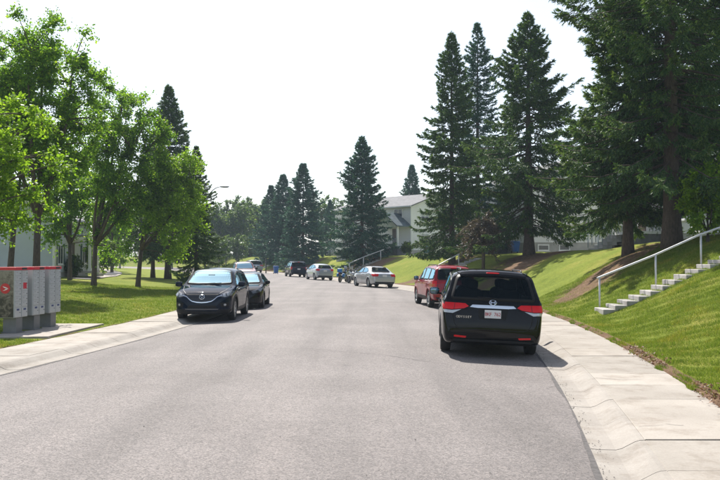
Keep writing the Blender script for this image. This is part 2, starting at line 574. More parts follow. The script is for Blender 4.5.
def text_part(name, s, size, mat, parent, mat4, extrude=0.003):
    cu = bpy.data.curves.new(name, 'FONT')
    cu.body = s
    cu.size = size
    cu.align_x = 'CENTER'
    cu.align_y = 'CENTER'
    cu.extrude = extrude
    cu.resolution_u = 2
    t = bpy.data.objects.new(name, cu)
    COL.objects.link(t)
    dg = bpy.context.evaluated_depsgraph_get()
    me = bpy.data.meshes.new_from_object(t.evaluated_get(dg))
    bpy.data.objects.remove(t)
    me.transform(mat4)
    me.materials.clear()
    me.materials.append(mat)
    return link(bpy.data.objects.new(name, me), parent)

def letters(name, s, size, mat, parent, mat4, pitch=0.64, extrude=0.003):
    """each character is a piece of its own"""
    n = len(s)
    for i, ch in enumerate(s):
        if ch != ' ':
            text_part(name, ch, size, mat, parent, mat4 @ Matrix.Translation(((i - (n-1)/2)*size*pitch, 0, 0)), extrude)

def round_poly(poly, r, seg=4):
    """round every corner of a polygon by about r"""
    out = []
    n = len(poly)
    for i in range(n):
        p, a, b = Vector(poly[i]), Vector(poly[i-1]), Vector(poly[(i+1) % n])
        ra = min(r, (a-p).length*0.45); rb = min(r, (b-p).length*0.45)
        s, e = p + (a-p).normalized()*ra, p + (b-p).normalized()*rb
        for k in range(seg+1):
            t = k/seg
            q = s*(1-t)**2 + p*2*t*(1-t) + e*t*t
            out.append((q.x, q.y))
    return out

def copy_tree(o, parent=None):
    c = o.copy()
    COL.objects.link(c)
    c.parent = parent
    for ch in list(o.children):
        copy_tree(ch, c)
    return c

def chaikin(pts, n=2, closed=False):
    pts = [tuple(p) for p in pts]
    for _ in range(n):
        out = []
        m = len(pts)
        if not closed:
            out.append(pts[0])
        for i in range(m if closed else m - 1):
            p, q = pts[i], pts[(i+1) % m]
            out.append(tuple(0.75*a + 0.25*b for a, b in zip(p, q)))
            out.append(tuple(0.25*a + 0.75*b for a, b in zip(p, q)))
        if not closed:
            out.append(pts[-1])
        pts = out
    return pts
# ------------------------------------------------------------------ the street: shape functions
# right asphalt edge X as a function of Y
_ey = np.array([-6, 0, 4, 7.2, 9.9, 12.5, 15, 20, 25, 30, 34, 39, 44, 48, 52.5, 58, 65, 74, 86, 96, 109, 122, 135, 150, 170, 200, 240])
_ex = np.array([-0.6, 0.75, 1.55, 2.2, 2.72, 3.15, 3.5, 4.12, 4.5, 4.66, 4.66, 4.42, 3.85, 3.25, 2.35, 1.05, -0.7, -2.9, -5.9, -8.6, -12.5, -17.0, -22.5, -30.5, -44, -68, -105])
_ty = np.linspace(-6, 240, 1231)
_tx = np.interp(_ty, _ey, _ex)
_k = np.exp(-0.5 * (np.arange(-40, 41) / 13.0) ** 2); _k /= _k.sum()
_tx = np.convolve(np.pad(_tx, 40, mode='reflect', reflect_type='odd'), _k, 'valid')
ROAD_W = 9.45
def ER(y): return float(np.interp(y, _ty, _tx))
def EL(y): return ER(y) - ROAD_W
def slope(y): return (ER(y + 1.0) - ER(y - 1.0)) / 2.0
GUT, CURB, WALK = 0.26, 0.30, 1.29          # gutter pan, rolled kerb, walk widths
SIDE = GUT + CURB + WALK                     # 1.85
WALK_Z = 0.105

def road_z(x, y):
    c = (ER(y) + EL(y)) / 2
    t = (x - c) / (ROAD_W / 2)
    return 0.10 * (1 - t * t)

def _wob(x, y):
    return 0.035*math.sin(0.9*x + 1.3*y) + 0.03*math.sin(1.7*x - 0.8*y + 1.2) + 0.02*math.sin(3.1*y + 0.7*x)

def bank_z(y, d):
    """height of the lawn right of the street, d metres beyond the pavement"""
    if d < 0: return 0.05
    H = float(np.interp(y, [0, 30, 45, 60, 240], [2.95, 2.85, 2.4, 2.25, 2.2]))
    L = float(np.interp(y, [24, 31, 50, 240], [7.2, 5.9, 6.0, 5.6]))
    sd = math.log1p(math.exp((d - 0.75)*3.0))/3.0 - math.log1p(math.exp(-0.75*3.0))/3.0
    a = 0.14 + (H - 0.14) / (L - 0.6) * 1.10 * sd
    b = H + 0.01 * d
    k = 1.1
    h = max(k - abs(a - b), 0) / k
    z = min(a, b) - h*h*k*0.25
    return z + _wob(d, y) * min(1, d / 1.0)

def left_z(y, d):
    if d < 0: return 0.05
    return 0.115 + 0.022 * min(d, 2) + 0.047 * max(0, min(d, 22) - 2) + 0.4 * _wob(d*0.5, y*0.5) * min(1, d)

def gz(x, y):
    e = ER(y)
    if x > e + SIDE: return bank_z(y, x - e - SIDE)
    if x < e - ROAD_W - SIDE: return left_z(y, e - ROAD_W - SIDE - x)
    if x > e or x < e - ROAD_W: return WALK_Z
    return road_z(x, y)

def grid_mesh(name, ys, offs, fx, fz, mat, parent=None, attr=None, smooth=True):
    verts, faces, av = [], [], []
    n = len(offs)
    for y in ys:
        for d in offs:
            x = fx(y, d)
            verts.append((x, y, fz(y, d)))
            if attr: av.append(attr(y, d))
    for i in range(len(ys) - 1):
        for j in range(n - 1):
            a = i*n + j
            faces.append((a, a+1, a+1+n, a+n))
    o = mesh_obj(name, verts, faces, mat, parent, smooth)
    if attr:
        at = o.data.attributes.new("dirt", 'FLOAT', 'POINT')
        at.data.foreach_set("value", av)
    # make the faces look up
    if o.data.polygons and o.data.polygons[0].normal.z < 0:
        o.data.flip_normals()
    return o

YS = list(np.arange(-5, 60, 0.5)) + list(np.arange(60, 236, 2.0))
# base sheet to the horizon
gv, gf = [], []
for i in range(64):
    t = 2*math.pi*i/64
    gv.append((1500*math.cos(t), 1500*math.sin(t), -0.5))
base = mesh_obj("ground", gv, [tuple(range(64))], M['lawn'])
tag(base, kind='structure')

road = grid_mesh("road", YS, list(np.linspace(0, ROAD_W, 19)), lambda y, d: EL(y) + d, lambda y, d: road_z(EL(y) + d, y) , M['asphalt'])
tag(road, kind='structure')

# a long fine crack across the asphalt, and a few short ones
def crack(pts, w):
    rng = random.Random(len(pts)*7 + int(pts[0][0]*100))
    fine = []
    for (x0, y0), (x1, y1) in zip(pts, pts[1:]):
        n = max(2, int(math.hypot(x1-x0, y1-y0) / 0.12))
        for i in range(n):
            t = i / n
            fine.append((x0+(x1-x0)*t + rng.uniform(-.03, .03), y0+(y1-y0)*t + rng.uniform(-.03, .03)))
    verts, faces = [], []
    for i, (x, y) in enumerate(fine):
        ww = w * rng.uniform(0.4, 1.2)
        dx, dy = (fine[min(i+1, len(fine)-1)][0]-fine[max(i-1, 0)][0], fine[min(i+1, len(fine)-1)][1]-fine[max(i-1, 0)][1])
        L = math.hypot(dx, dy) or 1
        nx, ny = -dy/L*ww/2, dx/L*ww/2
        for s in (1, -1):
            verts.append((x+s*nx, y+s*ny, road_z(x+s*nx, y+s*ny) + 0.005))
    for i in range(len(fine)-1):
        faces.append((2*i, 2*i+1, 2*i+3, 2*i+2))
    o = mesh_obj("crack", verts, faces, M['crack'], road)
    if o.data.polygons[0].normal.z < 0: o.data.flip_normals()
crack([(-1.1, 16.9), (-0.3, 16.3), (0.5, 15.9), (1.2, 15.0), (1.7, 14.6)], 0.013)
crack([(2.9, 12.4), (3.15, 12.55), (3.4, 12.5)], 0.02)

# dark, ragged edge where the asphalt meets the gutter
for side in (1, -1):
    rg = random.Random(side + 5)
    verts, faces = [], []
    yy = np.arange(3.0 if side > 0 else 10.0, 60, 0.11)
    w = 0.03
    for i, y in enumerate(yy):
        w = max(0.006, min(0.075, w + rg.uniform(-.012, .012)))
        e = ER(y) if side > 0 else EL(y)
        for x in (e - side*w, e + side*0.004):
            verts.append((x, float(y), road_z(x, y) + (0.004 if x != e + side*0.004 else 0.008)))
    for i in range(len(yy)-1):
        faces.append((2*i, 2*i+1, 2*i+3, 2*i+2))
    o = mesh_obj("asphalt_edge", verts, faces, M['edge'], road)
    if o.data.polygons[0].normal.z < 0: o.data.flip_normals()

# pavement: a base sheet with separate slabs and kerb pieces lying on it
JOINT = 1.2
def kerb_profile():
    # (distance from asphalt edge, z)
    return [(-0.02, -0.02), (0.0, 0.012), (0.10, 0.004), (GUT, 0.0), (GUT+0.06, 0.014), (GUT+0.13, 0.050), (GUT+0.20, 0.085), (GUT+0.25, 0.100), (GUT+CURB, WALK_Z-0.002), (GUT+CURB, -0.05)]

def side_x(side, y, d):
    return ER(y) + d if side > 0 else EL(y) - d

def strip(name, side, y0, y1, prof, mat, parent, ny=3, rise=None):
    ys = np.linspace(y0, y1, ny)
    verts, faces = [], []
    n = len(prof)
    for y in ys:
        for d, z in prof:
            verts.append((side_x(side, y, d), y, z + (0.0 if rise is None else rise(y, d))))
    for i in range(ny-1):
        for j in range(n-1):
            a = i*n + j
            faces.append((a, a+1, a+1+n, a+n))
    faces.append(tuple(range(n)))
    faces.append(tuple((ny-1)*n + j for j in reversed(range(n))))
    bm = bmesh.new()
    vv = [bm.verts.new(v) for v in verts]
    for f in faces:
        bm.faces.new([vv[i] for i in f])
    bmesh.ops.recalc_face_normals(bm, faces=bm.faces)
    return bm_obj(name, bm, mat, parent)

rng = random.Random(4)
for side, name in ((1, "pavement_right"), (-1, "pavement_left")):
    off0 = GUT + CURB
    bs = grid_mesh(name, YS, [0.0, GUT, off0, SIDE], lambda y, d, s=side: side_x(s, y, d), lambda y, d: 0.055 if d > GUT + 0.01 else -0.03, M['joint'], smooth=False)
    tag(bs, kind='structure')
    yend = 46.0
    y = 2.4 if side > 0 else 9.6
    while y < yend:
        lift = rng.uniform(-0.006, 0.006)
        tilt = rng.uniform(-0.004, 0.004)
        e = 0.006
        z0 = WALK_Z + lift
        strip("slab", side, y + e, y + JOINT - e, [(off0 + 0.004, 0.0), (off0+0.004, z0-0.006), (off0+0.012, z0), (SIDE-0.012, z0 + tilt), (SIDE, z0+tilt-0.006), (SIDE, 0.0)], M['walk'], bs)
        kl = rng.uniform(-0.002, 0.002)
        strip("kerb_piece", side, y + e, y + JOINT - e, [(d, z + kl) for d, z in kerb_profile()], M['kerb'], bs)
        y += JOINT
    # beyond: continuous
    ny = 120
    strip("walk_strip", side, y, 232, [(off0+0.004, 0.0), (off0+0.004, WALK_Z), (SIDE, WALK_Z), (SIDE, 0.0)], M['walk'], bs, ny)
    strip("kerb_strip", side, y, 232, kerb_profile(), M['kerb'], bs, ny)
    y = 2.4 if side > 0 else 9.6
    if y > -4:
        strip("walk_strip", side, -4.8, y-0.006, [(off0+0.004, 0.0), (off0+0.004, WALK_Z), (SIDE, WALK_Z), (SIDE, 0.0)], M['walk'], bs, 12)
        strip("kerb_strip", side, -4.8, y-0.006, kerb_profile(), M['kerb'], bs, 12)

# hairline cracks in some slabs and a little grit in the gutter
def slab_crack(side, pts, w, par):
    rg = random.Random(int(pts[0][0]*37))
    fine = []
    for (y0, d0), (y1, d1) in zip(pts, pts[1:]):
        n = max(2, int(math.hypot(y1-y0, d1-d0)/0.07))
        fine += [(y0+(y1-y0)*t/n + rg.uniform(-.02, .02), d0+(d1-d0)*t/n + rg.uniform(-.02, .02)) for t in range(n)]
    verts, faces = [], []
    for i, (y, d) in enumerate(fine):
        for s in (-1, 1):
            verts.append((side_x(side, y + s*w*rg.uniform(.3, .7), d + s*0.002), y + s*w*rg.uniform(.3, .7), WALK_Z + 0.0115))
    for i in range(len(fine)-1):
        faces.append((2*i, 2*i+1, 2*i+3, 2*i+2))
    o = mesh_obj("crack", verts, faces, M['crack'], par)
    if o.data.polygons[0].normal.z < 0: o.data.flip_normals()
pr_ = bpy.data.objects["pavement_right"]
slab_crack(1, [(9.0, 0.6), (9.15, 0.95), (9.05, 1.2)], 0.008, pr_)
slab_crack(1, [(12.7, 0.55), (12.5, 1.0), (12.6, 1.4)], 0.010, pr_)

# lawns
DIRT = [  # (y0, d0, y1, d1, width)
    (30.6, 2.0, 33.2, 6.5, 1.45), (32.5, 5.5, 31.0, 8.0, 1.4), (44.5, 1.6, 48.5, 6.5, 1.6), (49.5, 5.6, 50.5, 7.5, 1.8),
    (58.5, 1.0, 60.5, 5.5, 1.2), (74.5, 1.0, 80.0, 5.0, 1.7), (104, 0.8, 108, 4.5, 1.5), (118, 0.8, 122, 4.0, 1.5), (85, 4, 86, 6, 2.2)]
def seg_dist(py, pd, a):
    y0, d0, y1, d1, w = a
    vy, vd = y1-y0, d1-d0
    t = max(0, min(1, ((py-y0)*vy + (pd-d0)*vd) / (vy*vy + vd*vd)))
    return math.hypot(py - y0 - t*vy, pd - d0 - t*vd) / w
def dirt_right(y, d):
    v = max(max(0.0, 1.0 - 0.5*seg_dist(y, d, a)) for a in DIRT)
    if d < 0.2: v = max(v, 0.8)
    return v if d < 10 else min(v, 0.25)
def dirt_left(y, d):
    return 0.45 if d < 0.1 else 0.0
offs = [-0.02, 0, 0.06, 0.14, 0.3] + list(np.arange(0.6, 8.1, 0.3)) + [9, 10, 12, 15, 20, 30, 45, 70, 110]
lr = grid_mesh("lawn_right", YS, offs, lambda y, d: ER(y) + SIDE + d, bank_z, M['lawn'], attr=dirt_right)
tag(lr, kind='structure')
offs = [-0.02, 0, 0.08, 0.2, 0.5, 1, 1.5, 2, 3, 4, 5, 6, 7, 8, 10, 12, 15, 19, 24, 30, 45, 70]
ll = grid_mesh("lawn_left", YS, offs, lambda y, d: EL(y) - SIDE - d, left_z, M['lawn'], attr=dirt_left)
tag(ll, kind='structure')

# the walk past the townhouse fronts and the mailbox pad
def walkway(pts, w):
    verts, faces = [], []
    for (x, y) in pts:
        for s in (-1, 1):
            xx = x + s*w/2
            verts.append((xx, y, gz(xx, y) + 0.05))
    for i in range(len(pts)-1):
        faces.append((2*i, 2*i+1, 2*i+3, 2*i+2))
    n0 = len(verts)
    return mesh_obj("footpath", verts, faces, M['walk'])
pp = [(-20.0 - 0.10*(y-57) - 0.0042*(y-57)**2, y) for y in np.arange(57, 112, 2.0)]
tag(walkway(pp, 1.5), kind='structure')
pad = []
for (x, y) in ((-8.75, 18.6), (-7.35, 18.9), (-7.22, 22.6), (-8.75, 22.6)):
    pad.append((x, y))
pv = [(x, y, 0.0) for x, y in pad] + [(x, y, 0.165) for x, y in pad]
pf = [(0,3,2,1), (4,5,6,7), (0,1,5,4), (1,2,6,5), (2,3,7,6), (3,0,4,7)]
tag(mesh_obj("mailbox_pad", pv, pf, M['walk']), kind='structure')
# ------------------------------------------------------------------ trees
def unit(v):
    return v / np.maximum(np.linalg.norm(v, axis=-1, keepdims=True), 1e-9)

def trunk_bm(bm, H, r0, lean=(0, 0), seg=10, wob=0.04, rng=None, top_r=0.02, flare=1.35, n=14):
    pts, rad = [], []
    for i in range(n+1):
        t = i/n
        pts.append((lean[0]*t*H + (rng.uniform(-wob, wob)*t if rng else 0), lean[1]*t*H + (rng.uniform(-wob, wob)*t if rng else 0), H*t - (0.3 if i == 0 else 0)))
        rr = r0*(1-t) + top_r*t
        if t < 0.06: rr *= flare
        rad.append(rr)
    add_tube(bm, pts, rad, seg)
    return pts

def spruce_meshes(name, H, Rr, cb, seed, lv=0.3, nb=6, mat='needle', power=0.8, sizes=(0.20, 0.055), per=7, r0=0.24, dens=1.0, hang=0.5, gap=0.0, lump=0.25, tip=1.0, tips=0.3):
    rng = np.random.default_rng(seed)
    prng = random.Random(seed)
    bm = bmesh.new()
    trunk_bm(bm, H*0.985, r0, (0, 0), 10, 0.03, prng)
    P, D, Ls, U = [], [], [], []
    z = cb
    # slow variation of length with azimuth and height so that the outline is uneven
    ph = rng.uniform(0, 6.28, 4)
    while z < H - 0.12:
        t = (z - cb) / (H - cb)
        n = nb + rng.integers(-1, 2) if t < 0.85 else max(4, nb-1)
        a0 = rng.uniform(0, 6.28)
        for k in range(n):
            if rng.random() < gap: continue
            az = a0 + 6.283*k/n + rng.normal(0, 0.2)
            lp = 1 + lump*math.sin(2*az + ph[0] + 5*t) * math.sin(9*t + ph[1]) + lump*0.8*math.sin(az + ph[2] + 17*t)
            prof = (1-t)**power
            if t < 0.10: prof *= 0.72 + 2.8*t
            L = (Rr * prof * rng.uniform(0.66, 1.12) * lp + 0.16)
            hh = H - z
            L = min(L, 0.10 + tip*(0.12*hh + 0.10*hh**1.55)*rng.uniform(0.7, 1.2))
            el = -0.24 + 0.75*t**1.6 + rng.normal(0, 0.09)
            droop = 0.30*(1-t)
            m = 9
            u = np.linspace(0, 1, m)
            rr = L*u
            zz = z + rr*math.tan(el) - droop*L*u**1.7 + 0.26*L*u**4*(1-0.5*t)
            sidew = rng.normal(0, 0.06)*L*u**2
            ca, sa = math.cos(az), math.sin(az)
            pts = np.stack([rr*ca - sidew*sa, rr*sa + sidew*ca, zz], 1)
            if L > 0.5:
                add_tube(bm, [tuple(p) for p in pts[::2]], [0.008+0.009*L*(1-q) for q in u[::2]], 4, False)
            nt = int(max(4, L / 0.075 * dens))
            ut = np.concatenate([rng.uniform(0.08 if L < 1 else 0.12, 1.0, nt)**0.75, [1.0, 1.0, .97, .94]])
            pos = np.stack([np.interp(ut, u, pts[:, i]) for i in range(3)], 1)
            fwd = np.array([ca, sa, 0.0])
            tang = unit(np.gradient(pts, axis=0))
            tg = np.stack([np.interp(ut, u, tang[:, i]) for i in range(3)], 1)
            sd = np.array([-sa, ca, 0.0])
            sgn = rng.choice([-1, 1], len(ut))[:, None]
            dirs = tg*rng.uniform(0.5, 1.0, (len(ut), 1)) + sd*sgn*rng.uniform(0.35, 1.0, (len(ut), 1)) + np.array([0, 0, 1.0])*(rng.normal(-hang*(1-t*0.9), 0.28, (len(ut), 1)))
            dirs[-4:] = tg[-4:] + rng.normal(0, 0.25, (4, 3))
            tl = (0.16 + 0.27*L*np.minimum(ut*2.5, 1)*(1.05-ut)) * rng.uniform(0.6, 1.2, len(ut))
            tl *= min(1.0, 0.28 + 0.32*hh)
            P.append(pos); D.append(unit(dirs)); Ls.append(tl); U.append(np.where(ut > 0.72, (ut-0.72)/0.28, 0)*rng.uniform(0.3, 1.0))
        z += lv * rng.uniform(0.75, 1.25) * (0.55 + 0.45*(1-t))
    # leader
    P.append(np.array([[0, 0, H - 0.5 + 0.05*i] for i in range(10)])); D.append(unit(rng.normal(0, .35, (10, 3)) + np.array([0, 0, 1]))); Ls.append(np.full(10, 0.15)); U.append(np.zeros(10))
    P = np.concatenate(P); D = np.concatenate(D); Ls = np.concatenate(Ls)
    n = len(P)
    k = per
    v = rng.uniform(0, 1, (n, k, 1))
    base = P[:, None] + D[:, None]*Ls[:, None, None]*v
    rnd = rng.normal(0, 1, (n, k, 3))
    d2 = unit(D[:, None]*1.0 + rnd*0.42 + np.array([0, 0, -0.12]))
    wdir = unit(np.cross(d2, rng.normal(0, 1, (n, k, 3))))
    ln = sizes[0]*rng.uniform(0.6, 1.25, (n, k, 1))
    wd = sizes[1]*rng.uniform(0.6, 1.3, (n, k, 1))
    tri = np.stack([base - wdir*wd/2, base + d2*ln, base + wdir*wd/2], 2).reshape(-1, 3, 3)
    crown = soup_mesh("crown", tri, 3, M[mat])
    crown.materials.append(M['needle_tip'])          # new growth and sunlit tips, both coloured paler at the branch ends
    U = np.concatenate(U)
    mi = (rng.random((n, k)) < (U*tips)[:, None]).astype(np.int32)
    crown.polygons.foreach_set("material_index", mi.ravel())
    bmesh.ops.recalc_face_normals(bm, faces=bm.faces)
    tm = bpy.data.meshes.new("trunk")
    bm.to_mesh(tm); bm.free()
    tm.materials.append(M['bark_spruce'])
    tm.polygons.foreach_set("use_smooth", [True]*len(tm.polygons))
    return tm, crown

def place_tree(name, meshes, x, y, label, cat='tree', rz=0.0, s=1.0, sz=None, group=None, z=None):
    root = empty(name, (x, y, gz(x, y) if z is None else z), (0, 0, rz))
    root.scale = (s, s, s if sz is None else sz)
    tag(root, label, cat, group)
    t = bpy.data.objects.new("trunk", meshes[0]); link(t, root)
    c = bpy.data.objects.new("crown", meshes[1]); link(c, root)
    return root

def px(x, depth):
    """ground X of a photo column at a distance"""
    return (x - 360.0) / 800.0 * depth

GS = "spruces on the bank along the street"
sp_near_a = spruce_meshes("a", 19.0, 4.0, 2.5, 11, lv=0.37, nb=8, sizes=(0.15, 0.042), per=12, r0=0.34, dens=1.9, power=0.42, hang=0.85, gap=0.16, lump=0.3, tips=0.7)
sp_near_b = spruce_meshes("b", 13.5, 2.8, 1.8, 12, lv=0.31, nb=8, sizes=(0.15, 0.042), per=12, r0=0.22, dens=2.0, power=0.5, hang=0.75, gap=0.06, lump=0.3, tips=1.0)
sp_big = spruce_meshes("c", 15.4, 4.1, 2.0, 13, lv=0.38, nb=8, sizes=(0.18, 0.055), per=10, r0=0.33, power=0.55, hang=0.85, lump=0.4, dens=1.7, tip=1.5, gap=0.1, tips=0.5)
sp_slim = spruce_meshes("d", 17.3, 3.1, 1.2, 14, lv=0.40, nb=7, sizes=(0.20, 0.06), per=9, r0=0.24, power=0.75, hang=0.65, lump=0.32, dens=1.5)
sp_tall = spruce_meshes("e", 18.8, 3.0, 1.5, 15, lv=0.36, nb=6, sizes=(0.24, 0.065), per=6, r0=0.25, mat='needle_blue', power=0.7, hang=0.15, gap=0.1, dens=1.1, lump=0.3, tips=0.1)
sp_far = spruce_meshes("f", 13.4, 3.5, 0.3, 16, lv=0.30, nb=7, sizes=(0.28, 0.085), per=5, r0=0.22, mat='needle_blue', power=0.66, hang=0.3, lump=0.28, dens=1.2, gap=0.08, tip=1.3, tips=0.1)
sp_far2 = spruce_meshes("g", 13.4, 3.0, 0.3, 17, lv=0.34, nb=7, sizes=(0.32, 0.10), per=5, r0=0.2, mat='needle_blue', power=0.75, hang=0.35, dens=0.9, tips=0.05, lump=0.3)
sp_left = spruce_meshes("h", 16.5, 3.0, 2.9, 18, lv=0.30, nb=7, sizes=(0.26, 0.075), per=6, r0=0.27, power=0.6, hang=0.5)

place_tree("spruce_tree", sp_near_a, px(672, 30.5), 30.5, "tall spruce with a thick bare lower trunk above the concrete steps", group=GS, rz=0.4)
place_tree("spruce_tree", sp_near_b, px(628, 33.0), 33.0, "bushy spruce with light green tips left of the thick bare trunk", group=GS, rz=1.1)
place_tree("spruce_tree", sp_near_b, px(728, 34.0), 34.0, "spruce cut off by the photo's edge, behind the leafy green shrub", group=GS, rz=2.9, s=1.15)
place_tree("spruce_tree", sp_big, px(529, 50.5), 50.5, "broad tall spruce with thick trunk beyond the roof of the black minivan", group=GS, rz=0.2)
place_tree("spruce_tree", sp_slim, px(452, 59.5), 59.5, "slim pointed spruce just right of the white house with the porch", group=GS, rz=2.0)
place_tree("spruce_tree", sp_tall, px(478, 65.0), 65.0, "tallest slender spruce between the slim pointed one and the broad one", group=GS, rz=1.0)
place_tree("spruce_tree", sp_far, px(362, 85.0), 85.0, "wide dark spruce standing alone above the silver sedan", group=GS, rz=0.7, s=1.06, sz=1.0)
place_tree("spruce_tree", sp_far2, px(303, 110.0), 110.0, "blue green spruce with the tallest tip of the far cluster", group=GS, rz=0.3, s=1.3, sz=1.03)
place_tree("spruce_tree", sp_far2, px(283, 124.0), 124.0, "middle spruce of the far cluster beside the curving street", group=GS, rz=1.9, s=1.25, sz=1.0)
place_tree("spruce_tree", sp_far2, px(271, 131.0), 131.0, "lowest spruce of the far cluster, nearest the dark post", group=GS, rz=3.9, s=1.15, sz=0.92)
place_tree("spruce_tree", sp_far2, px(412, 122.0), 122.0, "small distant spruce tip behind the white house roof", group=GS, rz=5.0, s=1.03)
place_tree("spruce_tree", sp_far2, px(330, 138.0), 138.0, "distant spruce between the far cluster and the wide dark spruce", group=GS, rz=0.9, s=0.72)
GL = "spruces on the lawn beside the parked crossover"
place_tree("spruce_tree", sp_left, px(168, 68.0), 68.0, "tall dark spruce rising behind the left lawn's leafy trees", group=GL, rz=0.0)
place_tree("spruce_tree", sp_left, px(153, 71.0), 71.0, "second spruce trunk left of the tall dark spruce", group=GL, rz=1.7, s=0.72)
place_tree("spruce_tree", sp_slim, px(196, 52.0), 52.0, "short spruce close to the street lamp", group=GL, rz=0.6, s=0.56, sz=0.53)

# dead brown conifer in front of the slim spruce
def dead_shrub():
    rng = np.random.default_rng(5)
    bm = bmesh.new()
    x, y = px(483, 50.5), 50.5
    base = gz(x, y)
    P, D = [], []
    for k in range(40):
        az = rng.uniform(0, 6.28)
        L = rng.uniform(0.4, 2.0)
        z0 = rng.uniform(1.6, 3.2)
        up = rng.uniform(-0.2, 1.0)
        u = np.linspace(0, 1, 7)
        pts = np.stack([L*u*math.cos(az), L*u*math.sin(az), z0 + up*u - 1.15*u**2.0*L*0.75], 1)
        add_tube(bm, [tuple(p) for p in pts], [0.022*(1-q)+0.006 for q in u], 4, False)
        for _ in range(26):
            w = rng.uniform(0.15, 1)
            P.append([np.interp(w, u, pts[:, i]) for i in range(3)])
            D.append([math.cos(az), math.sin(az), -0.8])
    add_tube(bm, [(0, 0, -0.2), (0.05, 0, 1.7), (0.0, 0.05, 3.5)], [0.12, 0.09, 0.03], 8)
    P = np.array(P); D = unit(np.array(D) + rng.normal(0, 0.7, (len(P), 3)))
    k = 7
    b = P[:, None] + rng.normal(0, 0.07, (len(P), k, 3))
    d2 = unit(D[:, None] + rng.normal(0, 0.5, (len(P), k, 3)))
    w = unit(np.cross(d2, rng.normal(0, 1, (len(P), k, 3))))
    tri = np.stack([b - w*0.025, b + d2*rng.uniform(.12, .28, (len(P), k, 1)), b + w*0.025], 2).reshape(-1, 3, 3)
    root = empty("dead_conifer", (x, y, base))
    tag(root, "rusty brown dead conifer in front of the slim spruces", "tree")
    bm_obj("trunk", bm, M['bark_spruce'], root, True)
    link(bpy.data.objects.new("crown", soup_mesh("crown", tri, 3, M['needle_dead'])), root)
dead_shrub()

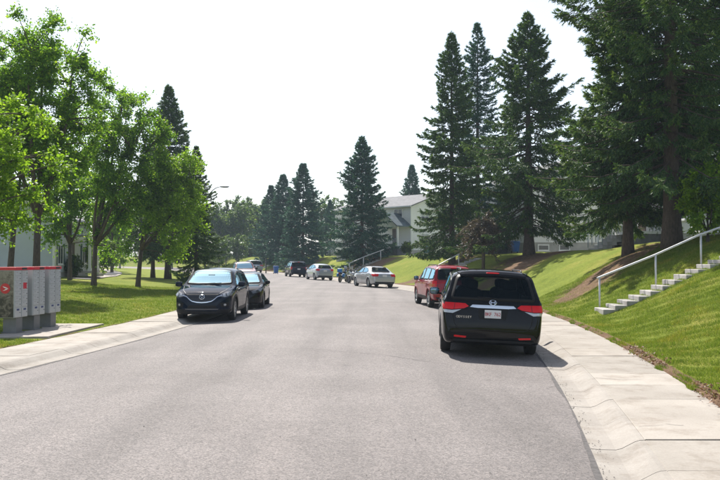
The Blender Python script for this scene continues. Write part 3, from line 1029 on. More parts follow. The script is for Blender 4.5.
def leafy_meshes(seed, env_c, env_r, base_h, r0, nclus, nleaf, leaf, crad=0.75, mat='leaf_ash', lean=(0.0, 0.0), bark='bark', forks=4, top_bias=0.0, columns=0):
    """Trunk splits into limbs, each carrying clumps of leaves spread through an uneven crown."""
    rng = np.random.default_rng(seed)
    prng = random.Random(seed)
    bm = bmesh.new()
    c = np.array(env_c, float); r = np.array(env_r, float)
    fork = np.array([lean[0]*base_h, lean[1]*base_h, base_h])
    add_tube(bm, [(0, 0, -0.3), (lean[0]*base_h*.12, lean[1]*base_h*.12, 0.25), (lean[0]*base_h*.5, lean[1]*base_h*.5, base_h*.5), tuple(fork)], [r0*1.5, r0*1.1, r0*0.9, r0*0.82], 10)
    # limbs
    limbs = []
    for k in range(forks):
        az = 6.283*k/forks + rng.uniform(-.5, .5)
        q = rng.uniform(0.25, 0.55)
        tip = c + r*np.array([math.cos(az)*q, math.sin(az)*q, rng.uniform(0.1, 0.55)])
        n = 7
        u = np.linspace(0, 1, n)[:, None]
        mid = (fork + tip)/2 + np.array([math.cos(az)*r[0]*0.22, math.sin(az)*r[1]*0.22, -0.1*r[2]])
        pts = (1-u)**2*fork + 2*u*(1-u)*mid + u**2*tip + rng.normal(0, 0.05, (n, 3))*u
        pts[0] = fork
        limbs.append(pts)
        add_tube(bm, [tuple(p) for p in pts], [r0*(0.62*(1-w)+0.10) for w in u[:, 0]], 7)
    # leader
    u = np.linspace(0, 1, 9)[:, None]
    tip = c + np.array([0, 0, r[2]*0.8])
    pts = (1-u)*fork + u*tip + rng.normal(0, 0.09, (9, 3))*u
    limbs.append(pts)
    add_tube(bm, [tuple(p) for p in pts], [r0*(0.72*(1-w)+0.05) for w in u[:, 0]], 7)
    allp = np.concatenate(limbs)
    # clump centres
    C = []
    spikes = rng.uniform(0, 6.28, 6)
    while len(C) < nclus:
        d = unit(rng.normal(0, 1, 3))
        q = rng.uniform(0.15, 1.0)**0.55
        az = math.atan2(d[1], d[0])
        lump = 1 + 0.17*math.sin(3*az + spikes[0]) + 0.14*math.sin(5*d[2] + 2*az + spikes[1])
        if d[2] < -0.2: lump *= 0.92
        p = c + r*d*q*lump
        if p[2] < base_h*0.75: continue
        C.append(p)
    C = np.concatenate([np.array(C)] + [l_[-3:] for l_ in limbs])
    LP, LD = [], []
    for p in C:
        dist = np.linalg.norm(allp - p - np.array([0, 0, -0.35])*np.minimum(1, np.abs(p[2]-allp[:, 2:3])), axis=1) + 0.35*np.maximum(0, allp[:, 2]-p[2])
        a = allp[np.argmin(dist)]
        L = np.linalg.norm(p - a)
        if L > 1.9:
            p = a + (p - a)*1.9/L; L = 1.9
        n = 6
        u = np.linspace(0, 1, n)[:, None]
        mid = (a + p)/2 + np.array([0, 0, 0.12*L])
        pts = (1-u)**2*a + 2*u*(1-u)*mid + u**2*p
        add_tube(bm, [tuple(q) for q in pts], [0.010 + 0.018*min(L, 2.2)*(1-w) for w in u[:, 0]], 5, False)
        outd = unit(p - c*np.array([1, 1, 0.85]))
        R0 = crad*rng.uniform(0.65, 1.3)
        # twigs within the clump, leaves strung along them
        ntw = max(4, int(nleaf/16))
        td = unit(rng.normal(0, 1, (ntw, 3)) + outd*0.7 + np.array([0, 0, 0.25]))
        tl = R0*rng.uniform(0.5, 1.25, (ntw, 1))
        for q, (dd, l1) in enumerate(zip(td, tl)):
            s0 = pts[-1] - outd*R0*0.35*rng.random()
            m = max(3, int(nleaf/ntw))
            w = rng.uniform(0.15, 1.0, (m, 1))
            pos = s0 + dd*l1*w + np.array([0, 0, -0.22])*l1*w**2 + rng.normal(0, 0.06*crad/0.7, (m, 3))
            LP.append(pos)
            LD.append(np.repeat(dd[None], m, 0))
    LP = np.concatenate(LP); LD = np.concatenate(LD)
    n = len(LP)
    ax = unit(LD*0.6 + rng.normal(0, 0.7, (n, 3)) + np.array([0, 0, -0.35]))
    nrm = unit(rng.normal(0, 0.55, (n, 3)) + np.array([0, 0, 0.9]))
    wd = unit(np.cross(ax, nrm))
    l = leaf*rng.uniform(0.65, 1.3, (n, 1))
    w = l*rng.uniform(0.28, 0.4, (n, 1))
    quad = np.stack([LP, LP + ax*l*0.45 + wd*w, LP + ax*l, LP + ax*l*0.45 - wd*w], 1)
    crown = soup_mesh("crown", quad, 4, M[mat])
    bmesh.ops.recalc_face_normals(bm, faces=bm.faces)
    tm = bpy.data.meshes.new("trunk")
    bm.to_mesh(tm); bm.free()
    tm.materials.append(M[bark])
    tm.polygons.foreach_set("use_smooth", [True]*len(tm.polygons))
    return tm, crown

GA = "leafy trees on the lawn before the townhouse"
place_tree("leafy_tree", leafy_meshes(61, (0.3, 0, 8.4), (2.75, 2.7, 4.6), 3.4, 0.17, 150, 340, 0.12, 0.72, lean=(0.02, 0)), px(36, 36), 36.0, "tallest leafy tree behind the mailboxes, trunk in front of pale blue siding", group=GA)
place_tree("leafy_tree", leafy_meshes(22, (-0.6, 0, 7.6), (2.6, 2.6, 4.4), 3.0, 0.15, 130, 320, 0.12, 0.75, lean=(0.07, 0)), px(9, 37.5), 37.5, "leaning leafy tree behind the printed end of the mailboxes", group=GA)
place_tree("leafy_tree", leafy_meshes(23, (1.7, 0, 6.9), (2.8, 2.7, 5.2), 2.3, 0.15, 150, 320, 0.125, 0.74, lean=(0.03, 0), forks=5), px(94, 46), 46.0, "leafy tree with forked slim trunk on the open lawn", group=GA)
place_tree("leafy_tree", leafy_meshes(24, (2.3, -0.5, 4.9), (2.2, 2.1, 3.3), 2.2, 0.14, 95, 270, 0.13, 0.72, mat='leaf_bright', lean=(0.08, 0)), px(138, 47.5), 47.5, "bright green leafy tree leaning toward the parked crossover", group=GA)
place_tree("leafy_tree", leafy_meshes(25, (0, 0, 4.6), (2.0, 1.9, 2.7), 2.0, 0.10, 75, 230, 0.12, 0.62, mat='leaf_bright'), px(-16, 25), 25.0, "yellow green leafy tree cut off by the photo's edge above the mailboxes", group=GA)
place_tree("leafy_tree", leafy_meshes(26, (0, 0, 5.6), (3.0, 3.0, 3.8), 2.2, 0.15, 60, 200, 0.20, 0.85), px(112, 84), 84.0, "leafy tree over the far end of the townhouse footpath", group=GA)
place_tree("leafy_tree", leafy_meshes(27, (0, 0, 6.2), (2.7, 2.7, 4.3), 2.4, 0.14, 60, 200, 0.20, 0.85), px(70, 54), 54.0, "leafy tree shading the townhouse corner and its porch", group=GA)
# shrubs
place_tree("leafy_shrub", leafy_meshes(31, (0, 0, 1.55), (1.0, 1.0, 1.3), 0.35, 0.05, 50, 220, 0.11, 0.40, mat='leaf_bright'), px(708, 28.5), 28.5, "glossy green leafy shrub right of the thick spruce trunk", "shrub")
place_tree("leafy_shrub", leafy_meshes(32, (0, 0, 0.75), (0.7, 0.7, 0.6), 0.2, 0.03, 22, 130, 0.12, 0.35, mat='leaf_shrub'), px(408, 84), 86.0, "round dark shrub below the white house porch", "shrub")
place_tree("leafy_shrub", leafy_meshes(33, (0, 0, 0.9), (0.8, 0.8, 0.8), 0.2, 0.03, 24, 130, 0.12, 0.4, mat='leaf_shrub'), px(73, 60.5), 60.5, "dark shrub at the townhouse porch corner", "shrub")
place_tree("leafy_shrub", leafy_meshes(34, (0, 0, 1.6), (1.0, 1.0, 1.5), 0.3, 0.04, 34, 130, 0.13, 0.5, mat='leaf_bright'), px(86, 66), 66.0, "upright light green shrub beside the townhouse footpath", "shrub")

place_tree("leafy_shrub", leafy_meshes(35, (0, 0, 1.9), (1.6, 1.6, 1.7), 0.3, 0.05, 50, 150, 0.15, 0.6, mat='leaf_shrub'), px(103, 74), 74.0, "broad dark green shrub at the townhouse end wall by the footpath", "shrub")
place_tree("leafy_shrub", leafy_meshes(36, (0, 0, 2.2), (1.9, 1.9, 2.0), 0.3, 0.05, 55, 150, 0.16, 0.65, mat='leaf_bright'), px(113, 92), 92.0, "light green bushy shrub where the footpath disappears", "shrub")
# the wood where the street bends away
GW = "hazy trees where the street bends out of sight"
far_a = leafy_meshes(41, (0, 0, 7.2), (3.3, 3.3, 5.2), 2.6, 0.16, 60, 110, 0.34, 1.0, mat='leaf_far', bark='bark_pale')
far_b = leafy_meshes(42, (0, 0, 6.2), (3.8, 3.8, 4.5), 2.2, 0.18, 60, 110, 0.36, 1.1, mat='leaf_far', bark='bark_pale')
fl = ["first of the hazy far trees behind the street lamp arm", "pale hazy far tree under the street lamp head", "hazy far tree just right of the lamp head", "tall yellowish hazy tree above the parked red car", "hazy far tree above the gap between the red car and sage van", "hazy far tree above the sage van roof", "hazy far tree touching the spruce cluster's outline", "far tree showing in the gap after the spruce cluster", "far tree behind the wide dark spruce's trunk", "far tree behind the white house's far end", "far tree deep behind the bend, left of the lamp pole", "low far tree behind the bright leaning tree", "far tree behind the townhouse roof end", "distant leafy tree peeping over the white house roof"]
fp = [(205, 168, 0.95), (217, 160, 1.0), (228, 172, 1.05), (238, 158, 1.0), (247, 176, 1.12), (256, 166, 1.02), (267, 178, 1.1), (322, 165, 1.12), (338, 185, 1.1), (374, 150, 0.9), (193, 178, 1.0), (172, 150, 0.9), (120, 130, 0.9), (436, 150, 0.95)]
for i, ((xx, dd, s), lb) in enumerate(zip(fp, fl)):
    X = px(xx, dd)
    place_tree("far_tree", far_a if i % 2 == 0 else far_b, X, dd, lb, group=GW, rz=i*1.3, s=s, z=gz(X, dd) if X < EL(dd) - SIDE or X > ER(dd) + SIDE else 0.3)
hl = ["low far tree under the lamp head", "low far tree behind the black sedan roof", "low far tree at the very end of the street", "low far tree left of the short spruce", "lower bushy far tree left of the lamp pole", "lower bushy far tree behind the red car", "lower bushy far tree behind the sage van", "lower bushy far tree behind the spruce cluster"]
for i, (xx, dd) in enumerate([(219, 140), (237, 141), (258, 158), (197, 128), (208, 150), (226, 146), (248, 150), (290, 150)]):
    X = px(xx, dd)
    place_tree("far_tree", far_b, X, dd, hl[i], group=GW, rz=i*2.1, s=0.55, z=0.2)

# ------------------------------------------------------------------ grass blades
def blades(name, pts, h, w, label):
    rng = np.random.default_rng(77)
    P = np.array(pts)
    n = len(P)
    d = unit(rng.normal(0, 0.42, (n, 3)) + np.array([0, 0, 1.0]))
    sd = unit(np.cross(d, rng.normal(0, 1, (n, 3))))
    cl = 0.85 + 0.22*np.sin(2.9*P[:, :1] + 1.7*P[:, 1:2])*np.sin(4.1*P[:, 1:2] - 2.3*P[:, :1]) + 0.3*np.sin(9.3*P[:, :1] + 7.1*P[:, 1:2])
    hh = h*cl*rng.uniform(0.5, 1.3, (n, 1)); ww = w*rng.uniform(0.7, 1.3, (n, 1))
    P = P - np.array([0, 0, 0.008])
    tri = np.stack([P - sd*ww/2, P + sd*ww/2, P + d*hh], 1)
    o = bpy.data.objects.new(name, soup_mesh(name, tri, 3, M['grass']))
    link(o)
    tag(o, label, "grass", kind='stuff')

rng = np.random.default_rng(3)
pts = []
n = 0
while n < 230000:
    y = 7.5 + 26*rng.random()**1.7
    d = 0.02 + 6.4*rng.random()**0.9
    x = ER(y) + SIDE + d
    if x/ y > 0.47: continue
    if dirt_right(y, d) > 0.62 and rng.random() < 0.93: continue
    if d < 0.2 and math.sin(1.3*y+0.6) > -0.35 and rng.random() < 0.75: continue
    # patchy density
    if rng.random() > 0.8 + 0.2*math.sin(1.9*y + 2.3*d)*math.sin(3.3*d - 1.1*y): continue
    pts.append((x, y, bank_z(y, d))); n += 1
# edge fringe over the pavement
for _ in range(20000):
    y = 7.5 + 24*rng.random()**1.5
    d = -0.02 - 0.07*max(0, math.sin(1.7*y)*math.sin(4.3*y+2)) + 0.12*rng.random()
    if math.sin(2.2*y) + math.sin(5.1*y+1) < -0.3 or (math.sin(1.3*y+0.6) > 0.2 and rng.random() < 0.8): continue
    pts.append((ER(y) + SIDE + d, y, 0.115 + max(0, d)*0.4))
blades("grass_bank", pts, 0.075, 0.008, "short green grass covering the sloping bank by the steps")
pts = []
n = 0
while n < 110000:
    y = 16.5 + 32*rng.random()**1.5
    d = 0.0 + 11*rng.random()
    x = EL(y) - SIDE - d
    if x/y < -0.47: continue
    if -8.8 < x < -7.1 and 18.5 < y < 22.7: continue
    pts.append((x, y, left_z(y, d))); n += 1
blades("grass_lawn", pts, 0.085, 0.013, "short green grass of the flat lawn around the mailboxes")

# reddish dry leaves and clods along the bank's foot
rng = np.random.default_rng(9)
q = []
for _ in range(1300):
    y = 8.0 + 9*rng.random()
    d = rng.normal(0.06, 0.07)
    if math.sin(1.3*y+0.6) < -0.35: continue
    q.append((ER(y) + SIDE + d, y, 0.118 + max(0, d)*0.5))
q = np.array(q)
a = unit(rng.normal(0, 1, (len(q), 3)) * np.array([1, 1, 0.35])); b = unit(np.cross(a, rng.normal(0, .4, (len(q), 3)) + np.array([0, 0, 1])))
s = rng.uniform(0.012, 0.035, (len(q), 1))
o = link(bpy.data.objects.new("dry_leaves", soup_mesh("dry_leaves", np.stack([q-a*s, q+b*s*.6, q+a*s, q-b*s*.6], 1) + np.array([0, 0, 0.012]), 4, M['dry_leaf'])))
tag(o, "reddish dry leaves gathered along the pavement edge", "leaves", kind='stuff')

# grit in the right gutter and a few dark specks on the asphalt
rng = np.random.default_rng(19)
q = []
for _ in range(330):
    y = 5.5 + 14*rng.random()
    x = ER(y) + abs(rng.normal(0.02, 0.07))
    q.append((x, y, 0.014))
for _ in range(120):
    y = 5.5 + 14*rng.random(); x = rng.uniform(-4, 3.2)*y/12
    if EL(y) < x < ER(y): q.append((x, y, road_z(x, y) + 0.006))
q = np.array(q)
a = unit(rng.normal(0, 1, (len(q), 3)) * np.array([1, 1, 0.2])); b = unit(np.cross(a, np.array([0, 0, 1.0])))
s = rng.uniform(0.003, 0.012, (len(q), 1))
up = np.array([0, 0, 1.0])*s*0.5
quad = np.concatenate([np.stack([q-a*s, q+b*s*.7, q+up], 1), np.stack([q+b*s*.7, q+a*s, q+up], 1), np.stack([q+a*s, q-b*s*.7, q+up], 1), np.stack([q-b*s*.7, q-a*s, q+up], 1)])
o = link(bpy.data.objects.new("grit", soup_mesh("grit", quad, 3, M['edge'])))
tag(o, "dark grit scattered along the gutter and asphalt", "grit", kind='stuff')
# ------------------------------------------------------------------ cars
def body_ring(w, zb, zt, hb, tum, crown):
    h = max(zt - zb, 0.05)
    zs = max(min(hb, zt - 0.10), zb + 0.35*h)
    up = zt - zs
    rc = min(0.15, up*0.45)
    cr = min(crown, up*0.4)
    wr = w*0.985 - max(0.0, up - 0.08)*math.tan(tum) - 0.02
    pts = [(0, zb), (0.80*w, zb), (0.92*w, zb+0.015*h), (0.972*w, zb + 0.10*h), (0.992*w, zb + 0.30*(zs-zb)), (w, zb + 0.62*(zs-zb)),
           (0.995*w, zs - 0.05*h), (0.98*w, zs), (wr + 0.45*(w*0.985-wr)*0.25, zt - cr - rc), (wr - 0.02*rc, zt - cr - rc*0.3), (wr - rc*1.0, zt - cr*0.72), (wr*0.5, zt - cr*0.15), (0, zt)]
    return chaikin(pts, 2)

class Car:
    def __init__(self, name, spec, paint, ds=0.035):
        self.s = spec
        self.root = empty(name)
        self.paint = paint
        self.make_body(ds)

    def make_body(self, ds):
        s = self.s
        top = chaikin(s['top'], 2)
        top = np.array(top)
        seg = np.hypot(np.diff(top[:, 0]), np.diff(top[:, 1]))
        acc = np.concatenate([[0], np.cumsum(seg)])
        n = int(acc[-1]/ds)
        q = np.linspace(0, acc[-1], n)
        ys = np.interp(q, acc, top[:, 0]); zs = np.interp(q, acc, top[:, 1])
        f = lambda key: (lambda a: (lambda y: np.interp(y, a[:, 0], a[:, 1])))(np.array(chaikin(s[key], 2)))
        bot, plan, belt = f('bot'), f('plan'), f('belt')
        self.plan, self.belt = plan, belt
        verts, rings = [], []
        for y, z in zip(ys, zs):
            half = body_ring(float(plan(y)), min(float(bot(y)), z - 0.12), z, float(belt(y)), s['tum'], s['crown'])
            ring = half + [(-x, zz) for x, zz in reversed(half[1:-1])]
            rings.append(len(verts))
            verts += [(x, y, zz) for x, zz in ring]
        m = len(ring)
        faces = []
        for a, b in zip(rings, rings[1:]):
            for k in range(m):
                k2 = (k+1) % m
                faces.append((a+k, a+k2, b+k2, b+k))
        faces.append(tuple(reversed([rings[0]+k for k in range(m)])))
        faces.append(tuple(rings[-1]+k for k in range(m)))
        bm = bmesh.new()
        bv = [bm.verts.new(v) for v in verts]
        for fc in faces:
            bm.faces.new([bv[i] for i in fc])
        bmesh.ops.recalc_face_normals(bm, faces=bm.faces)
        self.bm = bm
        self.bvh = BVHTree.FromBMesh(bm)
        self.holes = []

    # --- projecting outlines on to the body
    def hit(self, view, u, v):
        if view == 'rear': o, d = Vector((u, -6, v)), Vector((0, 1, 0))
        elif view == 'front': o, d = Vector((u, 6, v)), Vector((0, -1, 0))
        elif view == 'right': o, d = Vector((4, u, v)), Vector((-1, 0, 0))
        elif view == 'left': o, d = Vector((-4, u, v)), Vector((1, 0, 0))
        else: o, d = Vector((u, v, 5)), Vector((0, 0, -1))
        r = self.bvh.ray_cast(o, d)
        if r[0] is None:
            if view in ('rear', 'front'): q = Vector((u, self.s['top'][0 if view == 'rear' else -1][0], v))
            elif view in ('right', 'left'): q = Vector((1.0 if view == 'right' else -1.0, u, v))
            else: q = Vector((u, v, 1.5))
            r = self.bvh.find_nearest(q)
        return r[0], r[1]

    def patch(self, name, view, poly, mat, off=0.006, step=0.05, rnd=0, parent=None, skirt=0.012, flat=False):
        if rnd: poly = chaikin(poly, rnd, True)
        b = []
        for i in range(len(poly)):
            p, q = poly[i], poly[(i+1) % len(poly)]
            k = max(1, int(math.hypot(q[0]-p[0], q[1]-p[1])/step))
            b += [(p[0]+(q[0]-p[0])*t/k, p[1]+(q[1]-p[1])*t/k) for t in range(k)]
        nb = len(b)
        xs = [p[0] for p in b]; zs = [p[1] for p in b]
        pts = list(b)
        for gx in np.arange(min(xs)+step/2, max(xs), step):
            for gy in np.arange(min(zs)+step/2, max(zs), step):
                pts.append((float(gx), float(gy)))
        edges = [(i, (i+1) % nb) for i in range(nb)]
        r = delaunay_2d_cdt([Vector(p) for p in pts], edges, [], 1, 1e-5)
        vo, fo, orig = r[0], r[2], r[3]
        V = []
        for p in vo:
            co, no = self.hit(view, p.x, p.y)
            V.append(co + no*off)
        used = {}
        verts, faces = [], []
        for f in fo:
            ff = []
            for i in f:
                if i not in used:
                    used[i] = len(verts); verts.append(V[i])
                ff.append(used[i])
            faces.append(ff)
        # skirt down into the body
        cnt = {}
        for f in faces:
            for i in range(len(f)):
                e = (f[i], f[(i+1) % len(f)])
                cnt[e] = cnt.get(e, 0) + 1
        low = {}
        for (a, c) in list(cnt):
            if (c, a) not in cnt:
                for i in (a, c):
                    if i not in low:
                        co, no, _, _ = self.bvh.find_nearest(verts[i])
                        low[i] = len(verts); verts.append(co - no*skirt)
                faces.append((c, a, low[a], low[c]))
        o = mesh_obj(name, verts, faces, mat, parent or self.root, False)
        return o

    def ring(self, name, view, inner, outer, mat, off=0.008, parent=None):
        n = len(inner)
        verts, faces = [], []
        for loop in (inner, outer):
            for p in loop:
                co, no = self.hit(view, *p)
                verts.append(co + no*off)
        for p in outer:
            co, no = self.hit(view, *p)
            verts.append(co - no*0.01)
        for i in range(n):
            j = (i+1) % n
            faces.append((i, j, n+j, n+i))
            faces.append((n+i, n+j, 2*n+j, 2*n+i))
        return mesh_obj(name, verts, faces, mat, parent or self.root, True)

    def window(self, name, view, poly, glass='glass', rnd=2, trim=0.028, step=0.07):
        poly = round_poly(poly, 0.09 if view in ('rear', 'front') else 0.06)
        fine = []
        for i in range(len(poly)):
            p, q = poly[i], poly[(i+1) % len(poly)]
            k = max(1, int(math.hypot(q[0]-p[0], q[1]-p[1])/0.06))
            fine += [(p[0]+(q[0]-p[0])*t/k, p[1]+(q[1]-p[1])*t/k) for t in range(k)]
        cx = sum(p[0] for p in fine)/len(fine); cy_ = sum(p[1] for p in fine)/len(fine)
        area = sum(fine[i][0]*fine[(i+1) % len(fine)][1]-fine[(i+1) % len(fine)][0]*fine[i][1] for i in range(len(fine)))
        sg = 1 if area > 0 else -1
        def offset(dist):
            out = []
            m = len(fine)
            for i in range(m):
                a, b = fine[i-1], fine[(i+1) % m]
                dx, dy = b[0]-a[0], b[1]-a[1]
                L = math.hypot(dx, dy) or 1
                out.append((fine[i][0] + sg*dy/L*dist, fine[i][1] - sg*dx/L*dist))
            return out
        g = self.patch(name, view, fine, M[glass], 0.003, step, 0, skirt=0.0)
        self.ring("window_seal", view, offset(-trim), offset(trim*0.6), M['black_trim'], 0.006, g)
        self.holes.append((view, offset(-trim*0.15)))
        return g

    def finish(self):
        """cut window and wheel openings, then write the body mesh"""
        s = self.s
        bm = self.bm
        Rw = s['r'] + s.get('gap', 0.065)
        for v in bm.verts:
            if abs(v.co.x) < 0.55: continue
            for wy in s['wheels']:
                dy, dz = v.co.y - wy, v.co.z - s['r']
                rr = math.hypot(dy, dz)
                if 0.01 < rr and abs(rr - Rw) < 0.022:
                    v.co.y = wy + dy/rr*Rw; v.co.z = s['r'] + dz/rr*Rw
        dele = []
        for f in bm.faces:
            c = f.calc_center_median()
            n = f.normal
            kill = False
            if abs(c.x) > 0.5:
                for wy in s['wheels']:
                    if math.hypot(c.y - wy, c.z - s['r']) < Rw - 0.001: kill = True
            if not kill and len(f.verts) == 4:
                for view, poly in self.holes:
                    if view == 'rear' and n.y < -0.15 and c.y < 0: p = (c.x, c.z)
                    elif view == 'front' and n.y > 0.12 and c.y > 0 - 0.3: p = (c.x, c.z)
                    elif view == 'right' and c.x > 0.3 and n.x > 0.35: p = (c.y, c.z)
                    elif view == 'left' and c.x < -0.3 and n.x < -0.35: p = (c.y, c.z)
                    else: continue
                    ins = False
                    j = len(poly) - 1
                    for i in range(len(poly)):
                        xi, yi = poly[i]; xj, yj = poly[j]
                        if (yi > p[1]) != (yj > p[1]) and p[0] < (xj-xi)*(p[1]-yi)/(yj-yi)+xi: ins = not ins
                        j = i
                    if ins: kill = True; break
            if kill: dele.append(f)
        bmesh.ops.delete(bm, geom=dele, context='FACES')
        # lining just inside the cabin
        lb = bm.copy()
        lb.normal_update()
        bmesh.ops.delete(lb, geom=[f for f in lb.faces if f.calc_center_median().z < s['lining_z'] or len(f.verts) > 4], context='FACES')
        nv = {v: v.co - v.normal*0.014 for v in lb.verts}
        for v, co in nv.items(): v.co = co
        bmesh.ops.reverse_faces(lb, faces=lb.faces)
        me = bpy.data.meshes.new("lining"); lb.to_mesh(me); lb.free()
        me.materials.append(M['lining']); me.polygons.foreach_set("use_smooth", [True]*len(me.polygons))
        me_b = bpy.data.meshes.new("body"); bm.to_mesh(me_b); bm.free()
        me_b.materials.append(self.paint); me_b.polygons.foreach_set("use_smooth", [True]*len(me_b.polygons))
        self.body = link(bpy.data.objects.new("body", me_b), self.root)
        link(bpy.data.objects.new("lining", me), self.root)
        # floor of the cabin
        L0, L1 = s['wheels'][0]-0.3, s['wheels'][1]-0.45
        box("cabin_floor", (0, (L0+L1)/2, 0.52), (1.3, L1-L0, 0.06), M['lining'], self.root)
        self.wheels()

    def wheels(self):
        s = self.s
        Rw = s['r'] + s.get('gap', 0.065)
        for wy in s['wheels']:
            wpl = float(self.plan(wy))
            for sd in (1, -1):
                # wheel well
                bm = bmesh.new()
                arc = [R(a) for a in np.linspace(-20, 200, 23)]
                r0 = [bm.verts.new((sd*(wpl-0.05), wy + (Rw+0.012)*math.cos(a), s['r'] + (Rw+0.012)*math.sin(a))) for a in arc]
                r1 = [bm.verts.new((sd*0.5, wy + (Rw+0.012)*math.cos(a), s['r'] + (Rw+0.012)*math.sin(a))) for a in arc]
                for i in range(len(arc)-1):
                    bm.faces.new((r0[i], r0[i+1], r1[i+1], r1[i]))
                bm.faces.new(r1)
                bm_obj("wheel_well", bm, M['brake'], self.root)
                # arch lip
                view = 'right' if sd > 0 else 'left'
                lw = s.get('lip', 0.03)
                a2 = [R(a) for a in np.linspace(-8, 188, 30)]
                inn = [(wy + (Rw-0.012)*math.cos(a), s['r'] + (Rw-0.012)*math.sin(a)) for a in a2]
                out = [(wy + (Rw+lw)*math.cos(a), s['r'] + (Rw+lw)*math.sin(a)) for a in a2]
                verts, faces = [], []
                for (pi, po) in zip(inn, out):
                    co, no = self.hit(view, *po)
                    verts.append((co.x + sd*0.008, po[0], po[1]))
                    verts.append((co.x + sd*0.010, pi[0], pi[1]))
                    verts.append((co.x - sd*0.05, pi[0], pi[1]))
                    verts.append((co.x - sd*0.012, po[0], po[1]))
                for i in range(len(a2)-1):
                    for k in range(3):
                        a, b = i*4 + (k if k < 2 else 3), i*4 + (k+1 if k < 2 else 0)
                        faces.append((a, b, b+4, a+4))
                mesh_obj("arch_lip", verts, faces, s.get('lip_mat') or self.paint, self.root, True)
                wheel(self.root, sd*(wpl - s.get('inset', 0.125)), wy, s['r'], sd, s.get('rim', 'alloy'), s.get('spokes', 10), s.get('rimr', 0.66))

    def seats(self, rows, w=0.5, z=0.55):
        for y in rows:
            for x in (-0.38, 0.38):
                c = superell("seat", (x, y, z + 0.12), (w/2, 0.26, 0.12), M['seat_grey'], self.root, 0.5)
                superell("seat_back", (x, y - 0.25, z + 0.42), (w/2, 0.09, 0.36), M['seat_grey'], c, 0.5)
                superell("headrest", (x, y - 0.27, z + 0.86), (0.13, 0.05, 0.10), M['seat_grey'], c, 0.6)

    def mirrors(self, y, z, mat=None, size=(0.11, 0.07, 0.085), reach=0.15):
        for sd in (1, -1):
            co, no = self.hit('right' if sd > 0 else 'left', y, z - 0.05)
            m = superell("wing_mirror", (co.x + sd*reach, y, z + 0.02), size, mat or self.paint, self.root, 0.6, 16, 10)
            tube("mirror_arm", [(co.x - sd*0.02, y + 0.02, z - 0.04), (co.x + sd*reach*0.8, y + 0.01, z - 0.03)], 0.025, M['black_trim'], m, 6)
            g = superell("mirror_glass", (co.x + sd*reach, y - size[1]*0.93, z + 0.02), (size[0]*0.82, 0.012, size[2]*0.78), M['mirror_glass'], m, 0.6, 14, 8)

    def seam(self, view, pts, w=0.012, mat='black_trim'):
        fine = []
        for p, q in zip(pts, pts[1:]):
            k = max(1, int(math.hypot(q[0]-p[0], q[1]-p[1])/0.05))
            fine += [(p[0]+(q[0]-p[0])*t/k, p[1]+(q[1]-p[1])*t/k) for t in range(k)]
        fine.append(pts[-1])
        verts, faces = [], []
        for i, p in enumerate(fine):
            a, b = fine[max(i-1, 0)], fine[min(i+1, len(fine)-1)]
            dx, dy = b[0]-a[0], b[1]-a[1]
            L = math.hypot(dx, dy) or 1
            for sg in (1, -1):
                co, no = self.hit(view, p[0] - sg*dy/L*w/2, p[1] + sg*dx/L*w/2)
                verts.append(co + no*0.0025)
        for i in range(len(fine)-1):
            faces.append((2*i, 2*i+1, 2*i+3, 2*i+2))
        return mesh_obj("panel_gap", verts, faces, M[mat], self.root)

    def place(self, x, y, dirsign, label, cat='car', roll=0.035, dz=0.0, turn=0.0, group="cars parked along the kerbs"):
        sl = slope(y)
        self.root.location = (x, y, road_z(min(max(x, EL(y)), ER(y)), y) + dz)
        a = -math.atan(sl) + turn
        if dirsign < 0: a += math.pi
        self.root.rotation_euler = (0, roll, a)
        tag(self.root, label, cat, group)

